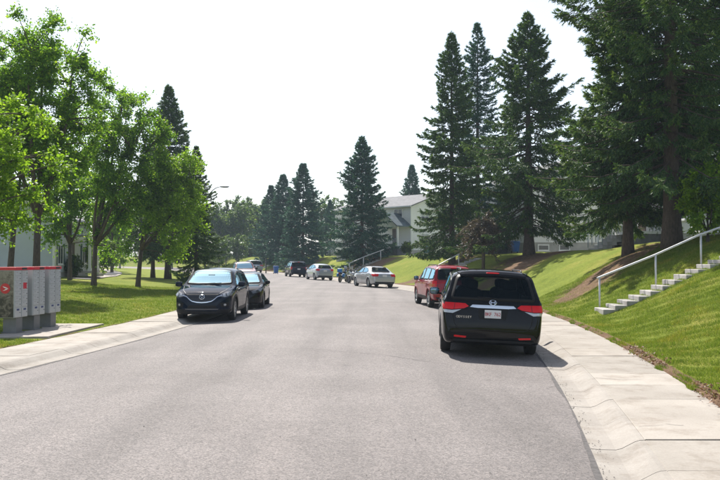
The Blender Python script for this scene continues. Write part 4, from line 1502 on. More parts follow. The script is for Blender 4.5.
_wheel_cache = {}
def wheel(root, x, y, r, sd, rimmat, spokes, rimr):
    key = (round(r, 3), rimmat, spokes, rimr)
    w = 0.215
    if key not in _wheel_cache:
        # hub / brake disc
        bm = bmesh.new()
        rr = lathe(bm, [(-w*0.4, 0.02), (-w*0.4, r*rimr*0.97), (w*0.05, r*rimr*0.97), (w*0.05, 0.02)], 24)
        bm.faces.new(rr[0]); bm.faces.new(rr[-1])
        bmesh.ops.recalc_face_normals(bm, faces=bm.faces)
        hub = bpy.data.meshes.new("wheel"); bm.to_mesh(hub); bm.free(); hub.materials.append(M['brake'])
        bm = bmesh.new()
        ri = r*rimr
        prof = [(-w*0.42, ri), (-w*0.5, ri+0.25*(r-ri)), (-w*0.47, r*0.95), (-w*0.36, r), (0, r*1.003), (w*0.36, r), (w*0.47, r*0.95), (w*0.5, ri+0.25*(r-ri)), (w*0.42, ri)]
        lathe(bm, prof, 36)
        bmesh.ops.recalc_face_normals(bm, faces=bm.faces)
        ty = bpy.data.meshes.new("tyre"); bm.to_mesh(ty); bm.free(); ty.materials.append(M['rubber'])
        ty.polygons.foreach_set("use_smooth", [True]*len(ty.polygons))
        bm = bmesh.new()
        lathe(bm, [(w*0.05, ri*0.96), (w*0.44, ri*1.005), (w*0.46, ri*0.98), (w*0.44, ri*0.92), (w*0.1, ri*0.90)], 36)
        cap = lathe(bm, [(w*0.12, ri*0.22), (w*0.36, ri*0.2), (w*0.40, ri*0.13), (w*0.40, 0.004)], 16)
        bm.faces.new(cap[-1])
        for k in range(spokes):
            t = 2*math.pi*k/spokes
            rot = Matrix.Rotation(t, 3, 'X')
            hw = ri*0.75/spokes + 0.010
            prof3 = []
            for (rad, ww, xx) in ((ri*0.14, hw*0.9, w*0.36), (ri*0.6, hw*0.75, w*0.35), (ri*0.97, hw*1.15, w*0.40)):
                prof3.append([bm.verts.new(rot @ Vector((xx, sgn*ww, rad))) for sgn in (-1, 1)] + [bm.verts.new(rot @ Vector((xx-0.035, sgn*ww, rad))) for sgn in (1, -1)])
            for a, b in zip(prof3, prof3[1:]):
                for i in range(4):
                    bm.faces.new((a[i], a[(i+1) % 4], b[(i+1) % 4], b[i]))
        bmesh.ops.recalc_face_normals(bm, faces=bm.faces)
        rm = bpy.data.meshes.new("rim"); bm.to_mesh(rm); bm.free(); rm.materials.append(M[rimmat])
        _wheel_cache[key] = (hub, ty, rm)
    hub, ty, rm = _wheel_cache[key]
    h = link(bpy.data.objects.new("wheel", hub), root)
    h.location = (x, y, r)
    h.rotation_euler = (0.3*y, 0, 0 if sd > 0 else math.pi)
    link(bpy.data.objects.new("tyre", ty), h)
    link(bpy.data.objects.new("rim", rm), h)
    return h

def mir(poly):
    return [(-x, z) for x, z in reversed(poly)]

def both(car, name, view, poly, mat, **kw):
    a = car.patch(name, view, poly, mat, **kw)
    b = car.patch(name, view, mir(poly), mat, **kw)
    return a, b

def plate_rear(car, x, z, w=0.31, h=0.155, text=None, view='rear'):
    co, no = car.hit(view, x, z)
    sg = -1 if view == 'rear' else 1
    yy = co.y + sg*0.02
    p = box("number_plate", (x, yy, z), (w, 0.012, h), M['plate'], car.root, 0.004)
    if text:
        rot = Matrix.Rotation(math.pi/2, 4, 'X') if sg < 0 else Matrix.Rotation(math.pi, 4, 'Z') @ Matrix.Rotation(math.pi/2, 4, 'X')
        letters("plate_letter", text, h*0.60, M['plate_text'], p, Matrix.Translation((x, yy + sg*0.009, z - 0.005)) @ rot, 0.46, 0.001)
    return p

# ---------------- specs (y: rear negative, front positive)
SPEC = {}
SPEC['van'] = dict(
    top=[(-2.58, 0.50), (-2.575, 0.66), (-2.555, 0.80), (-2.53, 0.95), (-2.50, 1.08), (-2.36, 1.34), (-2.20, 1.60), (-2.14, 1.675), (-1.95, 1.715), (-0.9, 1.737), (0.2, 1.72), (0.72, 1.64), (1.05, 1.48), (1.72, 1.12), (1.82, 1.075), (2.2, 0.98), (2.46, 0.82), (2.55, 0.66), (2.57, 0.5)],
    bot=[(-2.58, 0.30), (-2.45, 0.25), (-2.0, 0.22), (0, 0.19), (2.2, 0.20), (2.57, 0.26)],
    plan=[(-2.58, 0.86), (-2.55, 0.915), (-2.48, 0.955), (-2.30, 0.985), (-1.6, 1.0), (0, 1.0), (1.4, 0.99), (2.0, 0.94), (2.35, 0.80), (2.52, 0.62), (2.57, 0.48)],
    belt=[(-2.6, 1.12), (0, 1.06), (2.6, 1.0)], tum=R(17), crown=0.05, r=0.345, wheels=(-1.46, 1.54), lining_z=0.8, rim='alloy', spokes=7)
SPEC['crossover'] = dict(
    top=[(-2.27, 0.50), (-2.26, 0.75), (-2.22, 0.95), (-2.15, 1.07), (-1.86, 1.50), (-1.74, 1.585), (-1.45, 1.64), (-0.55, 1.675), (0.15, 1.635), (0.42, 1.56), (1.08, 1.16), (1.2, 1.115), (1.75, 1.03), (2.08, 0.93), (2.21, 0.82), (2.265, 0.66), (2.275, 0.48)],
    bot=[(-2.27, 0.32), (-2.1, 0.26), (0, 0.23), (2.0, 0.23), (2.275, 0.27)],
    plan=[(-2.27, 0.70), (-2.22, 0.80), (-2.05, 0.87), (-1.3, 0.915), (0, 0.92), (1.3, 0.92), (1.8, 0.895), (2.05, 0.84), (2.2, 0.70), (2.26, 0.50), (2.275, 0.36)],
    belt=[(-2.3, 1.12), (0, 1.05), (1.0, 1.03), (2.3, 0.98)], tum=R(20), crown=0.045, r=0.36, wheels=(-1.36, 1.34), lining_z=0.8, rim='alloy', spokes=10, lip=0.06, lip_mat=M['black_trim'], rimr=0.68)
SPEC['boxy'] = dict(
    top=[(-2.20, 0.46), (-2.19, 0.66), (-2.165, 0.80), (-2.13, 1.0), (-2.10, 1.09), (-1.93, 1.52), (-1.88, 1.60), (-1.72, 1.66), (-0.6, 1.70), (0.15, 1.67), (0.40, 1.60), (0.98, 1.13), (1.08, 1.09), (1.85, 1.00), (2.08, 0.90), (2.17, 0.72), (2.19, 0.5)],
    bot=[(-2.2, 0.34), (-2.0, 0.29), (0, 0.26), (2.0, 0.27), (2.2, 0.31)],
    plan=[(-2.2, 0.76), (-2.17, 0.82), (-2.05, 0.865), (-1.4, 0.89), (0, 0.89), (1.5, 0.885), (1.9, 0.85), (2.1, 0.72), (2.19, 0.5)],
    belt=[(-2.2, 1.08), (0, 1.04), (2.2, 0.98)], tum=R(15), crown=0.04, r=0.35, wheels=(-1.28, 1.34), lining_z=0.8, rim='alloy', spokes=5)
SPEC['sedan'] = dict(
    top=[(-2.28, 0.50), (-2.27, 0.72), (-2.24, 0.88), (-2.18, 0.965), (-1.62, 1.03), (-1.55, 1.045), (-0.98, 1.37), (-0.80, 1.42), (-0.15, 1.45), (0.25, 1.41), (0.45, 1.35), (1.08, 0.99), (1.18, 0.96), (1.8, 0.87), (2.12, 0.76), (2.23, 0.62), (2.25, 0.46)],
    bot=[(-2.28, 0.30), (-2.0, 0.22), (0, 0.18), (2.0, 0.19), (2.25, 0.24)],
    plan=[(-2.28, 0.66), (-2.24, 0.76), (-2.1, 0.83), (-1.4, 0.885), (0, 0.89), (1.3, 0.885), (1.75, 0.86), (2.05, 0.74), (2.2, 0.54), (2.25, 0.38)],
    belt=[(-2.3, 0.97), (-1.0, 0.97), (0, 0.93), (2.3, 0.88)], tum=R(24), crown=0.04, r=0.32, wheels=(-1.33, 1.35), lining_z=0.7, rim='alloy', spokes=8)
SPEC['hatch'] = dict(
    top=[(-2.02, 0.48), (-2.01, 0.70), (-1.97, 0.90), (-1.9, 1.02), (-1.62, 1.24), (-1.30, 1.40), (-0.75, 1.475), (-0.1, 1.49), (0.25, 1.44), (0.5, 1.36), (1.15, 1.0), (1.25, 0.97), (1.7, 0.88), (1.98, 0.76), (2.06, 0.6), (2.08, 0.46)],
    bot=[(-2.02, 0.30), (-1.8, 0.22), (0, 0.19), (1.8, 0.20), (2.08, 0.25)],
    plan=[(-2.02, 0.64), (-1.98, 0.74), (-1.85, 0.81), (-1.2, 0.865), (0, 0.87), (1.2, 0.865), (1.6, 0.84), (1.88, 0.72), (2.03, 0.54), (2.08, 0.38)],
    belt=[(-2.1, 1.03), (0, 0.95), (2.1, 0.9)], tum=R(20), crown=0.04, r=0.315, wheels=(-1.25, 1.28), lining_z=0.7, rim='alloy', spokes=6)

def side_kit(car, panes, seams, handle_y, handle_z, glass=('glass', 'glass_tint', 'glass_tint')):
    for view in ('right', 'left'):
        for p, g in zip(panes, glass):
            car.window("side_window", view, p, g)
        for sm in seams:
            car.seam(view, sm)
        sd = 1 if view == 'right' else -1
        for hy in handle_y:
            co, no = car.hit(view, hy, handle_z)
            superell("door_handle", (co.x + sd*0.012, hy, handle_z), (0.018, 0.09, 0.016), car.paint, car.root, 0.6, 12, 8)

# ---------------- the black minivan, seen from behind
def build_van(name, paint, hi=True):
    c = Car(name, SPEC['van'], paint, 0.03 if hi else 0.06)
    c.window("rear_window", 'rear', [(-0.80, 1.14), (0.80, 1.14), (0.80, 1.20), (0.70, 1.60), (-0.70, 1.60), (-0.80, 1.20)], 'glass_tint', 1, 0.035)
    c.window("windscreen", 'front', [(-0.80, 1.13), (0.80, 1.13), (0.66, 1.60), (-0.66, 1.60)], 'glass', 2, 0.04)
    side_kit(c, [[(0.1, 1.13), (1.25, 1.13), (0.55, 1.56), (0.1, 1.60)], [(-0.02, 1.14), (-1.25, 1.15), (-1.25, 1.58), (-0.02, 1.60)], [(-1.37, 1.15), (-2.2, 1.20), (-2.1, 1.5), (-1.37, 1.58)]],
             [[(0.04, 1.6), (0.04, 0.35), (-0.8, 0.32)], [(-1.31, 1.6), (-1.31, 0.8)], [(1.28, 1.05), (1.22, 0.5), (1.0, 0.32), (0.04, 0.32)], [(-0.1, 0.92), (-2.1, 0.94)]], (0.25, -0.2), 0.96)
    # tail lamps
    both(c, "tail_lamp", 'rear', [(0.47, 1.0), (0.54, 1.05), (0.93, 1.06), (0.955, 0.935), (0.80, 0.925), (0.56, 0.955)], M['red_lens'], off=0.02, step=0.04)
    both(c, "reversing_lamp", 'rear', [(0.60, 0.940), (0.80, 0.915), (0.955, 0.925), (0.935, 0.865), (0.78, 0.855)], M['clear_lens'], off=0.018, step=0.04)
    both(c, "lamp_divider", 'rear', [(0.50, 0.955), (0.60, 0.948), (0.80, 0.922), (0.955, 0.932), (0.955, 0.922), (0.80, 0.912), (0.60, 0.936)], M['black_trim'], off=0.023, step=0.04)
    both(c, "lamp_divider", 'rear', [(0.735, 1.062), (0.743, 1.062), (0.765, 0.93), (0.757, 0.93)], M['black_trim'], off=0.023, step=0.04)
    for view in ('right', 'left'):
        c.patch("tail_lamp", view, [(-2.52, 1.0), (-2.30, 1.04), (-2.22, 1.0), (-2.52, 0.90)], M['red_lens'], off=0.012, step=0.04)
    c.patch("chrome_bar", 'rear', [(-0.45, 0.985), (-0.40, 1.03), (0.40, 1.03), (0.45, 0.985), (0.30, 0.972), (-0.30, 0.972)], M['chrome'], off=0.028, step=0.05)
    # emblem: a framed H
    co, no = c.hit('rear', 0, 1.085)
    Hs = [[(-0.055, 1.125), (-0.034, 1.125), (-0.026, 1.045), (-0.045, 1.045)], [(0.034, 1.125), (0.055, 1.125), (0.045, 1.045), (0.026, 1.045)], [(-0.035, 1.092), (0.035, 1.092), (0.033, 1.074), (-0.033, 1.074)]]
    em = c.patch("emblem", 'rear', [(-0.033, 1.075), (0.033, 1.075), (0.035, 1.093), (-0.035, 1.093)], M['chrome'], off=0.016, step=0.03)
    for h in Hs[:2]:
        c.patch("emblem_bar", 'rear', h, M['chrome'], off=0.018, step=0.03, parent=em)
    outer = [(0.075*math.cos(t)*(1.0 if abs(math.cos(t)) < .8 else .98), 1.085 + 0.056*math.sin(t)) for t in np.linspace(0, 6.283, 25)[:-1]]
    inner = [(x*0.86, 1.085 + (z-1.085)*0.84) for x, z in outer]
    c.ring("emblem_rim", 'rear', inner, outer, M['chrome'], 0.016, em)
    plate_rear(c, 0.0, 0.865, 0.32, 0.16, "BKF 762" if hi else None)
    co, no = c.hit('rear', -0.56, 0.80)
    if hi: letters("name_letter", "ODYSSEY", 0.062, M['chrome'], c.root, Matrix.Translation((-0.56, co.y - 0.006, 0.792)) @ Matrix.Rotation(math.pi/2, 4, 'X'), 0.70, 0.003)
    # hatch outline, bumper seam, recess, reflectors, wiper, spoiler and its lamp
    c.seam('rear', [(-0.80, 0.93), (-0.74, 0.66), (-0.68, 0.575), (-0.60, 0.555), (0.60, 0.555), (0.68, 0.575), (0.74, 0.66), (0.80, 0.93)], 0.014)
    c.seam('rear', [(-0.90, 0.60), (-0.70, 0.565)], 0.010); c.seam('rear', [(0.90, 0.60), (0.70, 0.565)], 0.010)
    c.patch("bumper_lower", 'rear', [(-0.82, 0.36), (0.82, 0.36), (0.76, 0.285), (-0.76, 0.285)], M['black_trim'], off=0.012, step=0.06)
    both(c, "reflector", 'rear', [(0.50, 0.42), (0.74, 0.435), (0.745, 0.40), (0.52, 0.385)], M['red_lens'], off=0.012, step=0.05)
    c.patch("plate_recess", 'rear', [(-0.30, 0.965), (0.30, 0.965), (0.26, 0.76), (-0.26, 0.76)], M['black_trim'], off=0.003, step=0.06)
    sp = c.patch("spoiler", 'top', [(-0.70, -2.02), (0.70, -2.02), (0.64, -2.20), (-0.64, -2.20)], paint, off=0.022, step=0.06)
    co, no = c.hit('rear', 0, 1.66)
    superell("brake_lamp", (0, co.y - 0.012, 1.655), (0.135, 0.03, 0.022), M['red_lens'], sp, 0.4, 16, 8)
    co, no = c.hit('rear', 0.12, 1.17)
    w = tube("rear_wiper", [(0.12, co.y - 0.03, 1.135), (0.0, co.y - 0.02, 1.17), (-0.30, co.y + 0.0, 1.19)], [0.018, 0.012, 0.008], M['black_trim'], c.root, 6)
    for y0 in (-1.75,):
        for x in (-0.62, 0.62):
            co, no = c.hit('top', x, -0.6)
            tube("roof_rail", [(x, -1.75, co.z-0.03), (x, -1.6, co.z+0.035), (x*1.01, 0.0, co.z+0.03), (x*1.0, 0.25, co.z-0.05)], 0.016, M['black_trim'], c.root, 6)
    # front end
    both(c, "headlamp", 'front', [(0.42, 0.84), (0.72, 0.90), (0.84, 0.86), (0.80, 0.72), (0.50, 0.74)], M['clear_lens'], off=0.01)
    c.patch("grille", 'front', [(-0.38, 0.84), (0.38, 0.84), (0.30, 0.66), (-0.30, 0.66)], M['black_trim'], off=0.008)
    c.mirrors(1.02, 1.12, paint, (0.12, 0.08, 0.09), 0.16)
    c.seats((0.55, -0.5, -1.45))
    c.finish()
    return c

van = build_van("minivan", M['pblack'])
van.place(2.78, 18.25, 1, "black minivan seen from behind at the kerb, red lamps and white plate", 'minivan', 0.04, 0.0, turn=0.03)

# ---------------- the dark crossover facing us
def build_crossover():
    c = Car("crossover", SPEC['crossover'], M['pnavy'], 0.03)
    c.window("windscreen", 'front', [(-0.745, 1.165), (-0.40, 1.150), (0.40, 1.150), (0.745, 1.165), (0.60, 1.555), (0.3, 1.585), (-0.3, 1.585), (-0.60, 1.555)], 'glass', 1, 0.035)
    c.window("rear_window", 'rear', [(-0.60, 1.15), (0.60, 1.15), (0.54, 1.48), (-0.54, 1.48)], 'glass_tint', 2, 0.035)
    side_kit(c, [[(-0.12, 1.11), (0.92, 1.09), (0.35, 1.46), (-0.12, 1.54)], [(-0.24, 1.115), (-1.2, 1.14), (-1.12, 1.47), (-0.24, 1.54)], [(-1.32, 1.16), (-1.78, 1.24), (-1.62, 1.42), (-1.28, 1.46)]],
             [[(-0.18, 1.5), (-0.2, 0.4), (-0.9, 0.4)], [(1.0, 1.0), (0.95, 0.5), (0.85, 0.4), (-0.2, 0.4)], [(-1.25, 1.1), (-1.0, 0.8)]], (0.05, -0.95), 0.95)
    # grille: a dark five-sided opening with bars and a bright wing under it
    g = c.patch("grille", 'front', [(-0.50, 0.865), (0.50, 0.865), (0.46, 0.77), (0.30, 0.65), (0.0, 0.615), (-0.30, 0.65), (-0.46, 0.77)], M['black_trim'], off=0.006, step=0.05)
    for i, z in enumerate((0.83, 0.785, 0.74, 0.695, 0.655)):
        hw = float(np.interp(z, [0.615, 0.65, 0.77, 0.865], [0.12, 0.30, 0.455, 0.49]))
        c.patch("grille_bar", 'front', [(-hw, z-0.007), (hw, z-0.007), (hw, z+0.007), (-hw, z+0.007)], M['lamp_dark'], off=0.016, step=0.06, parent=g)
    arc = [(-0.62, 0.815), (-0.48, 0.775), (-0.38, 0.69), (-0.30, 0.64), (-0.15, 0.608), (0, 0.60)]
    arc = arc + [(-x, z) for x, z in reversed(arc[:-1])]
    inn = [(x*0.985, z + 0.026) for x, z in arc]
    c.patch("grille_wing", 'front', arc + list(reversed(inn)), M['chrome'], off=0.022, step=0.04)
    # emblem: oval with a winged V
    ts = np.linspace(0, 6.283, 29)[:-1]
    outer = [(0.085*math.cos(t), 0.775 + 0.068*math.sin(t)) for t in ts]
    inner = [(x*0.84, 0.775 + (z-0.775)*0.82) for x, z in outer]
    e = c.ring("emblem", 'front', inner, outer, M['chrome'], 0.03)
    c.patch("emblem_wing", 'front', [(-0.07, 0.80), (-0.05, 0.80), (0, 0.765), (0.05, 0.80), (0.07, 0.80), (0.045, 0.785), (0, 0.745), (-0.045, 0.785)], M['chrome'], off=0.028, step=0.03, parent=e)
    for L in both(c, "headlamp", 'front', [(0.51, 0.80), (0.58, 0.88), (0.82, 0.955), (0.90, 0.94), (0.87, 0.82), (0.70, 0.765)], M['lamp_dark'], off=0.012, step=0.04):
        sg = 1 if L.data.vertices[0].co.x > 0 else -1
        for lx, lz, lr in ((0.67, 0.835, 0.042), (0.78, 0.865, 0.040)):
            c.patch("lamp_lens", 'front', [(sg*lx + lr*math.cos(t), lz + lr*math.sin(t)) for t in np.linspace(0, 6.283, 13)[:-1]], M['clear_lens'], off=0.02, step=0.03, parent=L)
        c.patch("lamp_strip", 'front', [(sg*0.58, 0.805), (sg*0.70, 0.79), (sg*0.84, 0.832), (sg*0.845, 0.842), (sg*0.70, 0.80), (sg*0.585, 0.815)], M['clear_lens'], off=0.02, step=0.03, parent=L)
    c.patch("bumper_strip", 'front', [(-0.52, 0.425), (0.52, 0.425), (0.50, 0.39), (-0.50, 0.39)], M['alloy_dark'], off=0.016, step=0.06)
    c.patch("bumper_lower", 'front', [(-0.86, 0.40), (-0.55, 0.40), (-0.45, 0.35), (0.45, 0.35), (0.55, 0.40), (0.86, 0.40), (0.80, 0.275), (-0.80, 0.275)], M['black_trim'], off=0.012, step=0.06)
    c.patch("lower_grille", 'front', [(-0.40, 0.53), (0.40, 0.53), (0.46, 0.44), (-0.46, 0.44)], M['black_trim'], off=0.006, step=0.05)
    for L in both(c, "fog_lamp_recess", 'front', [(0.56, 0.60), (0.80, 0.62), (0.82, 0.50), (0.60, 0.47)], M['black_trim'], off=0.006, step=0.05):
        sg = 1 if L.data.vertices[0].co.x > 0 else -1
        c.patch("fog_lamp", 'front', [(sg*0.70 + 0.035*math.cos(t), 0.545 + 0.035*math.sin(t)) for t in np.linspace(0, 6.283, 13)[:-1]], M['clear_lens'], off=0.014, step=0.03, parent=L)
    c.seam('front', [(-0.50, 0.875), (0.50, 0.875)], 0.010)
    c.seam('top', [(-0.52, 2.12), (-0.66, 1.85), (-0.76, 1.25)], 0.010); c.seam('top', [(0.52, 2.12), (0.66, 1.85), (0.76, 1.25)], 0.010)
    for sg in (1, -1):
        co, no = c.hit('front', 0.1*sg+0.2, 1.17)
        tube("wiper", [(0.1*sg+0.2, co.y + 0.02, 1.165), (0.1*sg-0.30, co.y + 0.02, 1.185)], 0.009, M['black_trim'], c.root, 5)
    for view in ('right', 'left'):
        c.patch("sill_cladding", view, [(-0.95, 0.38), (0.93, 0.38), (0.95, 0.27), (-0.97, 0.27)], M['black_trim'], off=0.012, step=0.08)
    both(c, "tail_lamp", 'rear', [(0.40, 1.0), (0.80, 1.04), (0.82, 0.92), (0.55, 0.90)], M['red_lens'], off=0.012)
    c.mirrors(0.86, 1.12, M['pnavy'], (0.115, 0.07, 0.08), 0.15)
    box("rear_view_mirror", (0, 0.62, 1.42), (0.22, 0.03, 0.06), M['black_trim'], c.root, 0.01)
    superell("dashboard", (0, 0.86, 1.02), (0.70, 0.22, 0.10), M['lining'], c.root, 0.5)
    c.seats((0.05, -0.9), 0.5, 0.62)
    c.finish()
    return c
cx = build_crossover()
cx.place(-4.88, 27.0, -1, "dark navy crossover facing us with winged grille, wheels against the kerb", 'car', 0.0, 0.02, turn=0.035)

# ---------------- boxy SUVs
def build_boxy(name, paint, hi=True, ds=0.04):
    c = Car(name, SPEC['boxy'], paint, ds)
    c.window("rear_window", 'rear', [(-0.68, 1.12), (0.68, 1.12), (0.61, 1.535), (-0.61, 1.535)], 'glass_tint', 2, 0.03)
    c.window("windscreen", 'front', [(-0.70, 1.12), (0.70, 1.12), (0.58, 1.585), (-0.58, 1.585)], 'glass', 2, 0.03)
    side_kit(c, [[(-0.1, 1.09), (0.78, 1.08), (0.34, 1.52), (-0.1, 1.56)], [(-0.22, 1.09), (-1.12, 1.10), (-1.12, 1.55), (-0.22, 1.57)], [(-1.24, 1.10), (-1.98, 1.13), (-1.86, 1.50), (-1.24, 1.55)]],
             [[(-0.16, 1.5), (-0.16, 0.4), (-0.85, 0.4)], [(0.9, 1.0), (0.85, 0.5), (0.75, 0.4), (-0.16, 0.4)], [(-1.18, 1.5), (-1.18, 0.9), (-0.95, 0.7)]], (0.02, -0.98), 0.94)
    both(c, "tail_lamp", 'rear', [(0.70, 1.06), (0.83, 1.06), (0.865, 0.78), (0.74, 0.78)], M['red_lens'], off=0.015, step=0.05)
    for view in ('right', 'left'):
        c.patch("tail_lamp", view, [(-2.12, 1.05), (-2.02, 1.05), (-1.98, 0.78), (-2.15, 0.78)], M['red_lens'], off=0.012, step=0.05)
        c.patch("turn_lamp", view, [(-2.13, 0.95), (-2.01, 0.95), (-2.00, 0.86), (-2.14, 0.86)], M['orange_lens'], off=0.018, step=0.05)
        c.patch("sill_cladding", view, [(-0.85, 0.44), (0.92, 0.44), (0.92, 0.31), (-0.87, 0.31)], M['black_trim'], off=0.012, step=0.08)
    c.patch("bumper", 'rear', [(-0.80, 0.66), (0.80, 0.66), (0.79, 0.44), (-0.79, 0.44)], paint, off=0.04, step=0.06)
    c.patch("bumper_lower", 'rear', [(-0.76, 0.44), (0.76, 0.44), (0.72, 0.36), (-0.72, 0.36)], M['black_trim'], off=0.03, step=0.06)
    plate_rear(c, 0, 0.84, 0.31, 0.15)
    c.seam('rear', [(-0.69, 1.08), (-0.69, 0.69), (0.69, 0.69), (0.69, 1.08)], 0.010)
    co, no = c.hit('rear', 0, 1.575)
    superell("brake_lamp", (0, co.y - 0.01, 1.575), (0.13, 0.02, 0.018), M['red_lens'], c.root, 0.4, 14, 8)
    both(c, "headlamp", 'front', [(0.48, 0.90), (0.80, 0.90), (0.82, 0.72), (0.50, 0.70)], M['clear_lens'], off=0.012)
    gr = c.patch("grille", 'front', [(-0.44, 0.90), (0.44, 0.90), (0.42, 0.70), (-0.42, 0.70)], M['black_trim'], off=0.01)
    c.patch("grille_bar", 'front', [(-0.43, 0.82), (0.43, 0.82), (0.43, 0.785), (-0.43, 0.785)], M['chrome'], off=0.02, parent=gr)
    c.patch("bumper", 'front', [(-0.80, 0.60), (0.80, 0.60), (0.76, 0.36), (-0.76, 0.36)], M['black_trim'], off=0.02, step=0.07)
    for x in (-0.60, 0.60):
        co, no = c.hit('top', x, -0.6)
        tube("roof_rail", [(x, -1.6, co.z-0.02), (x, -1.5, co.z+0.045), (x, 0.0, co.z+0.045), (x, 0.12, co.z-0.03)], 0.015, M['black_trim'], c.root, 6)
    c.mirrors(0.72, 1.09, M['black_trim'], (0.10, 0.06, 0.09), 0.13)
    c.seats((0.1, -0.85), 0.5, 0.64)
    c.finish()
    return c
red = build_boxy("suv", M['pred'])
red.place(3.40, 33.1, 1, "dark red SUV parked ahead of the black minivan", 'car', 0.03, 0.0, turn=0.10)
blue = build_boxy("suv", M['pblue'], ds=0.06)
blue.place(ER(86.0) - 1.05, 86.0, 1, "dark blue SUV parked ahead of the silver blue hatchback", 'car', 0.03)
farred = build_boxy("suv", M['pbrightred'], ds=0.06)
farred.place(EL(67.5) + 1.0, 67.5, -1, "faded red SUV facing us behind the black sedan", 'car', 0.03)

# ---------------- sedans and hatchback
def build_sedan(name, paint, ds=0.04):
    c = Car(name, SPEC['sedan'], paint, ds)
    c.window("rear_window", 'rear', [(-0.66, 1.06), (0.66, 1.06), (0.52, 1.36), (-0.52, 1.36)], 'glass', 2, 0.03)
    c.window("windscreen", 'front', [(-0.72, 1.0), (0.72, 1.0), (0.55, 1.365), (-0.55, 1.365)], 'glass', 2, 0.03)
    side_kit(c, [[(-0.06, 0.98), (0.90, 0.97), (0.38, 1.29), (-0.06, 1.36)], [(-0.16, 0.985), (-0.98, 1.0), (-1.12, 1.12), (-0.82, 1.30), (-0.16, 1.36)]],
             [[(-0.11, 1.3), (-0.11, 0.3), (-0.8, 0.3)], [(1.0, 0.9), (0.95, 0.4), (0.85, 0.3), (-0.11, 0.3)], [(-1.1, 1.0), (-0.95, 0.7)]], (0.08, -0.85), 0.83)
    both(c, "tail_lamp", 'rear', [(0.42, 0.91), (0.78, 0.93), (0.84, 0.86), (0.80, 0.74), (0.48, 0.76)], M['red_lens'], off=0.014, step=0.05)
    for view in ('right', 'left'):
        c.patch("tail_lamp", view, [(-2.20, 0.92), (-2.0, 0.92), (-1.95, 0.84), (-2.21, 0.74)], M['red_lens'], off=0.012, step=0.05)
    plate_rear(c, 0, 0.80, 0.31, 0.15)
    c.seam('rear', [(-0.52, 0.95), (-0.50, 0.70), (0.50, 0.70), (0.52, 0.95)], 0.010)
    c.patch("bumper_lower", 'rear', [(-0.70, 0.40), (0.70, 0.40), (0.66, 0.31), (-0.66, 0.31)], M['black_trim'], off=0.012, step=0.06)
    both(c, "headlamp", 'front', [(0.44, 0.70), (0.74, 0.80), (0.84, 0.78), (0.80, 0.66), (0.50, 0.62)], M['lamp_dark'], off=0.012)
    c.patch("grille", 'front', [(-0.38, 0.71), (0.38, 0.71), (0.32, 0.60), (-0.32, 0.60)], M['black_trim'], off=0.01)
    c.patch("lower_grille", 'front', [(-0.50, 0.44), (0.50, 0.44), (0.56, 0.31), (-0.56, 0.31)], M['black_trim'], off=0.01)
    c.patch("emblem", 'front', [(0.05*math.cos(t), 0.665 + 0.04*math.sin(t)) for t in np.linspace(0, 6.283, 13)[:-1]], M['chrome'], off=0.02)
    c.mirrors(0.80, 0.98, paint, (0.10, 0.06, 0.07), 0.13)
    c.seats((0.0, -0.85), 0.5, 0.42)
    c.finish()
    return c
blk = build_sedan("sedan", M['pblack'])
blk.place(-4.72, 33.2, -1, "black sedan facing us, tucked behind the navy crossover", 'car', 0.03, 0.0, turn=0.02)
slv = build_sedan("sedan", M['psilver'])
slv.place(px(373, 55.4), 55.7, 1, "silver sedan seen from behind beside the green bank", 'car', 0.03, 0.0, turn=0.10)

def build_hatch(name, paint):
    c = Car(name, SPEC['hatch'], paint, 0.05)
    c.window("rear_window", 'rear', [(-0.62, 1.07), (0.62, 1.07), (0.52, 1.37), (-0.52, 1.37)], 'glass', 2, 0.03)
    c.window("windscreen", 'front', [(-0.70, 1.02), (0.70, 1.02), (0.56, 1.385), (-0.56, 1.385)], 'glass', 2, 0.03)
    side_kit(c, [[(0.0, 1.0), (0.95, 0.99), (0.42, 1.31), (0.0, 1.38)], [(-0.1, 1.005), (-0.9, 1.03), (-0.85, 1.33), (-0.1, 1.39)], [(-1.0, 1.05), (-1.5, 1.13), (-1.2, 1.28), (-0.98, 1.32)]],
             [[(-0.05, 1.3), (-0.05, 0.3)], [(-0.95, 1.2), (-0.8, 0.6)]], (0.15, -0.75), 0.85)
    both(c, "tail_lamp", 'rear', [(0.50, 1.0), (0.74, 1.02), (0.80, 0.86), (0.54, 0.84)], M['red_lens'], off=0.014, step=0.05)
    for view in ('right', 'left'):
        c.patch("tail_lamp", view, [(-1.9, 1.0), (-1.72, 1.0), (-1.70, 0.88), (-1.95, 0.84)], M['red_lens'], off=0.012, step=0.05)
    plate_rear(c, 0, 0.85, 0.31, 0.15)
    c.patch("bumper_lower", 'rear', [(-0.68, 0.42), (0.68, 0.42), (0.64, 0.31), (-0.64, 0.31)], M['black_trim'], off=0.012, step=0.06)
    both(c, "headlamp", 'front', [(0.42, 0.72), (0.72, 0.82), (0.80, 0.78), (0.76, 0.66)], M['clear_lens'], off=0.012)
    c.patch("grille", 'front', [(-0.34, 0.70), (0.34, 0.70), (0.30, 0.60), (-0.30, 0.60)], M['black_trim'], off=0.01)
    c.mirrors(0.85, 1.0, paint, (0.10, 0.06, 0.07), 0.13)
    c.seats((0.05, -0.75), 0.48, 0.44)
    c.finish()
    return c
hat = build_hatch("hatchback", M['psilverblue'])
hat.place(ER(73.6) - 0.95, 73.6, 1, "silver blue hatchback seen from behind, ahead of the motorcycles", 'car', 0.03, 0.0, turn=0.08)

sage = build_van("minivan", M['psage'], hi=False)
sage.place(ER(113.0) - 1.3, 113.0, 1, "small distant sage grey van near the bend", 'minivan', 0.03)
HAZE = 0.0005
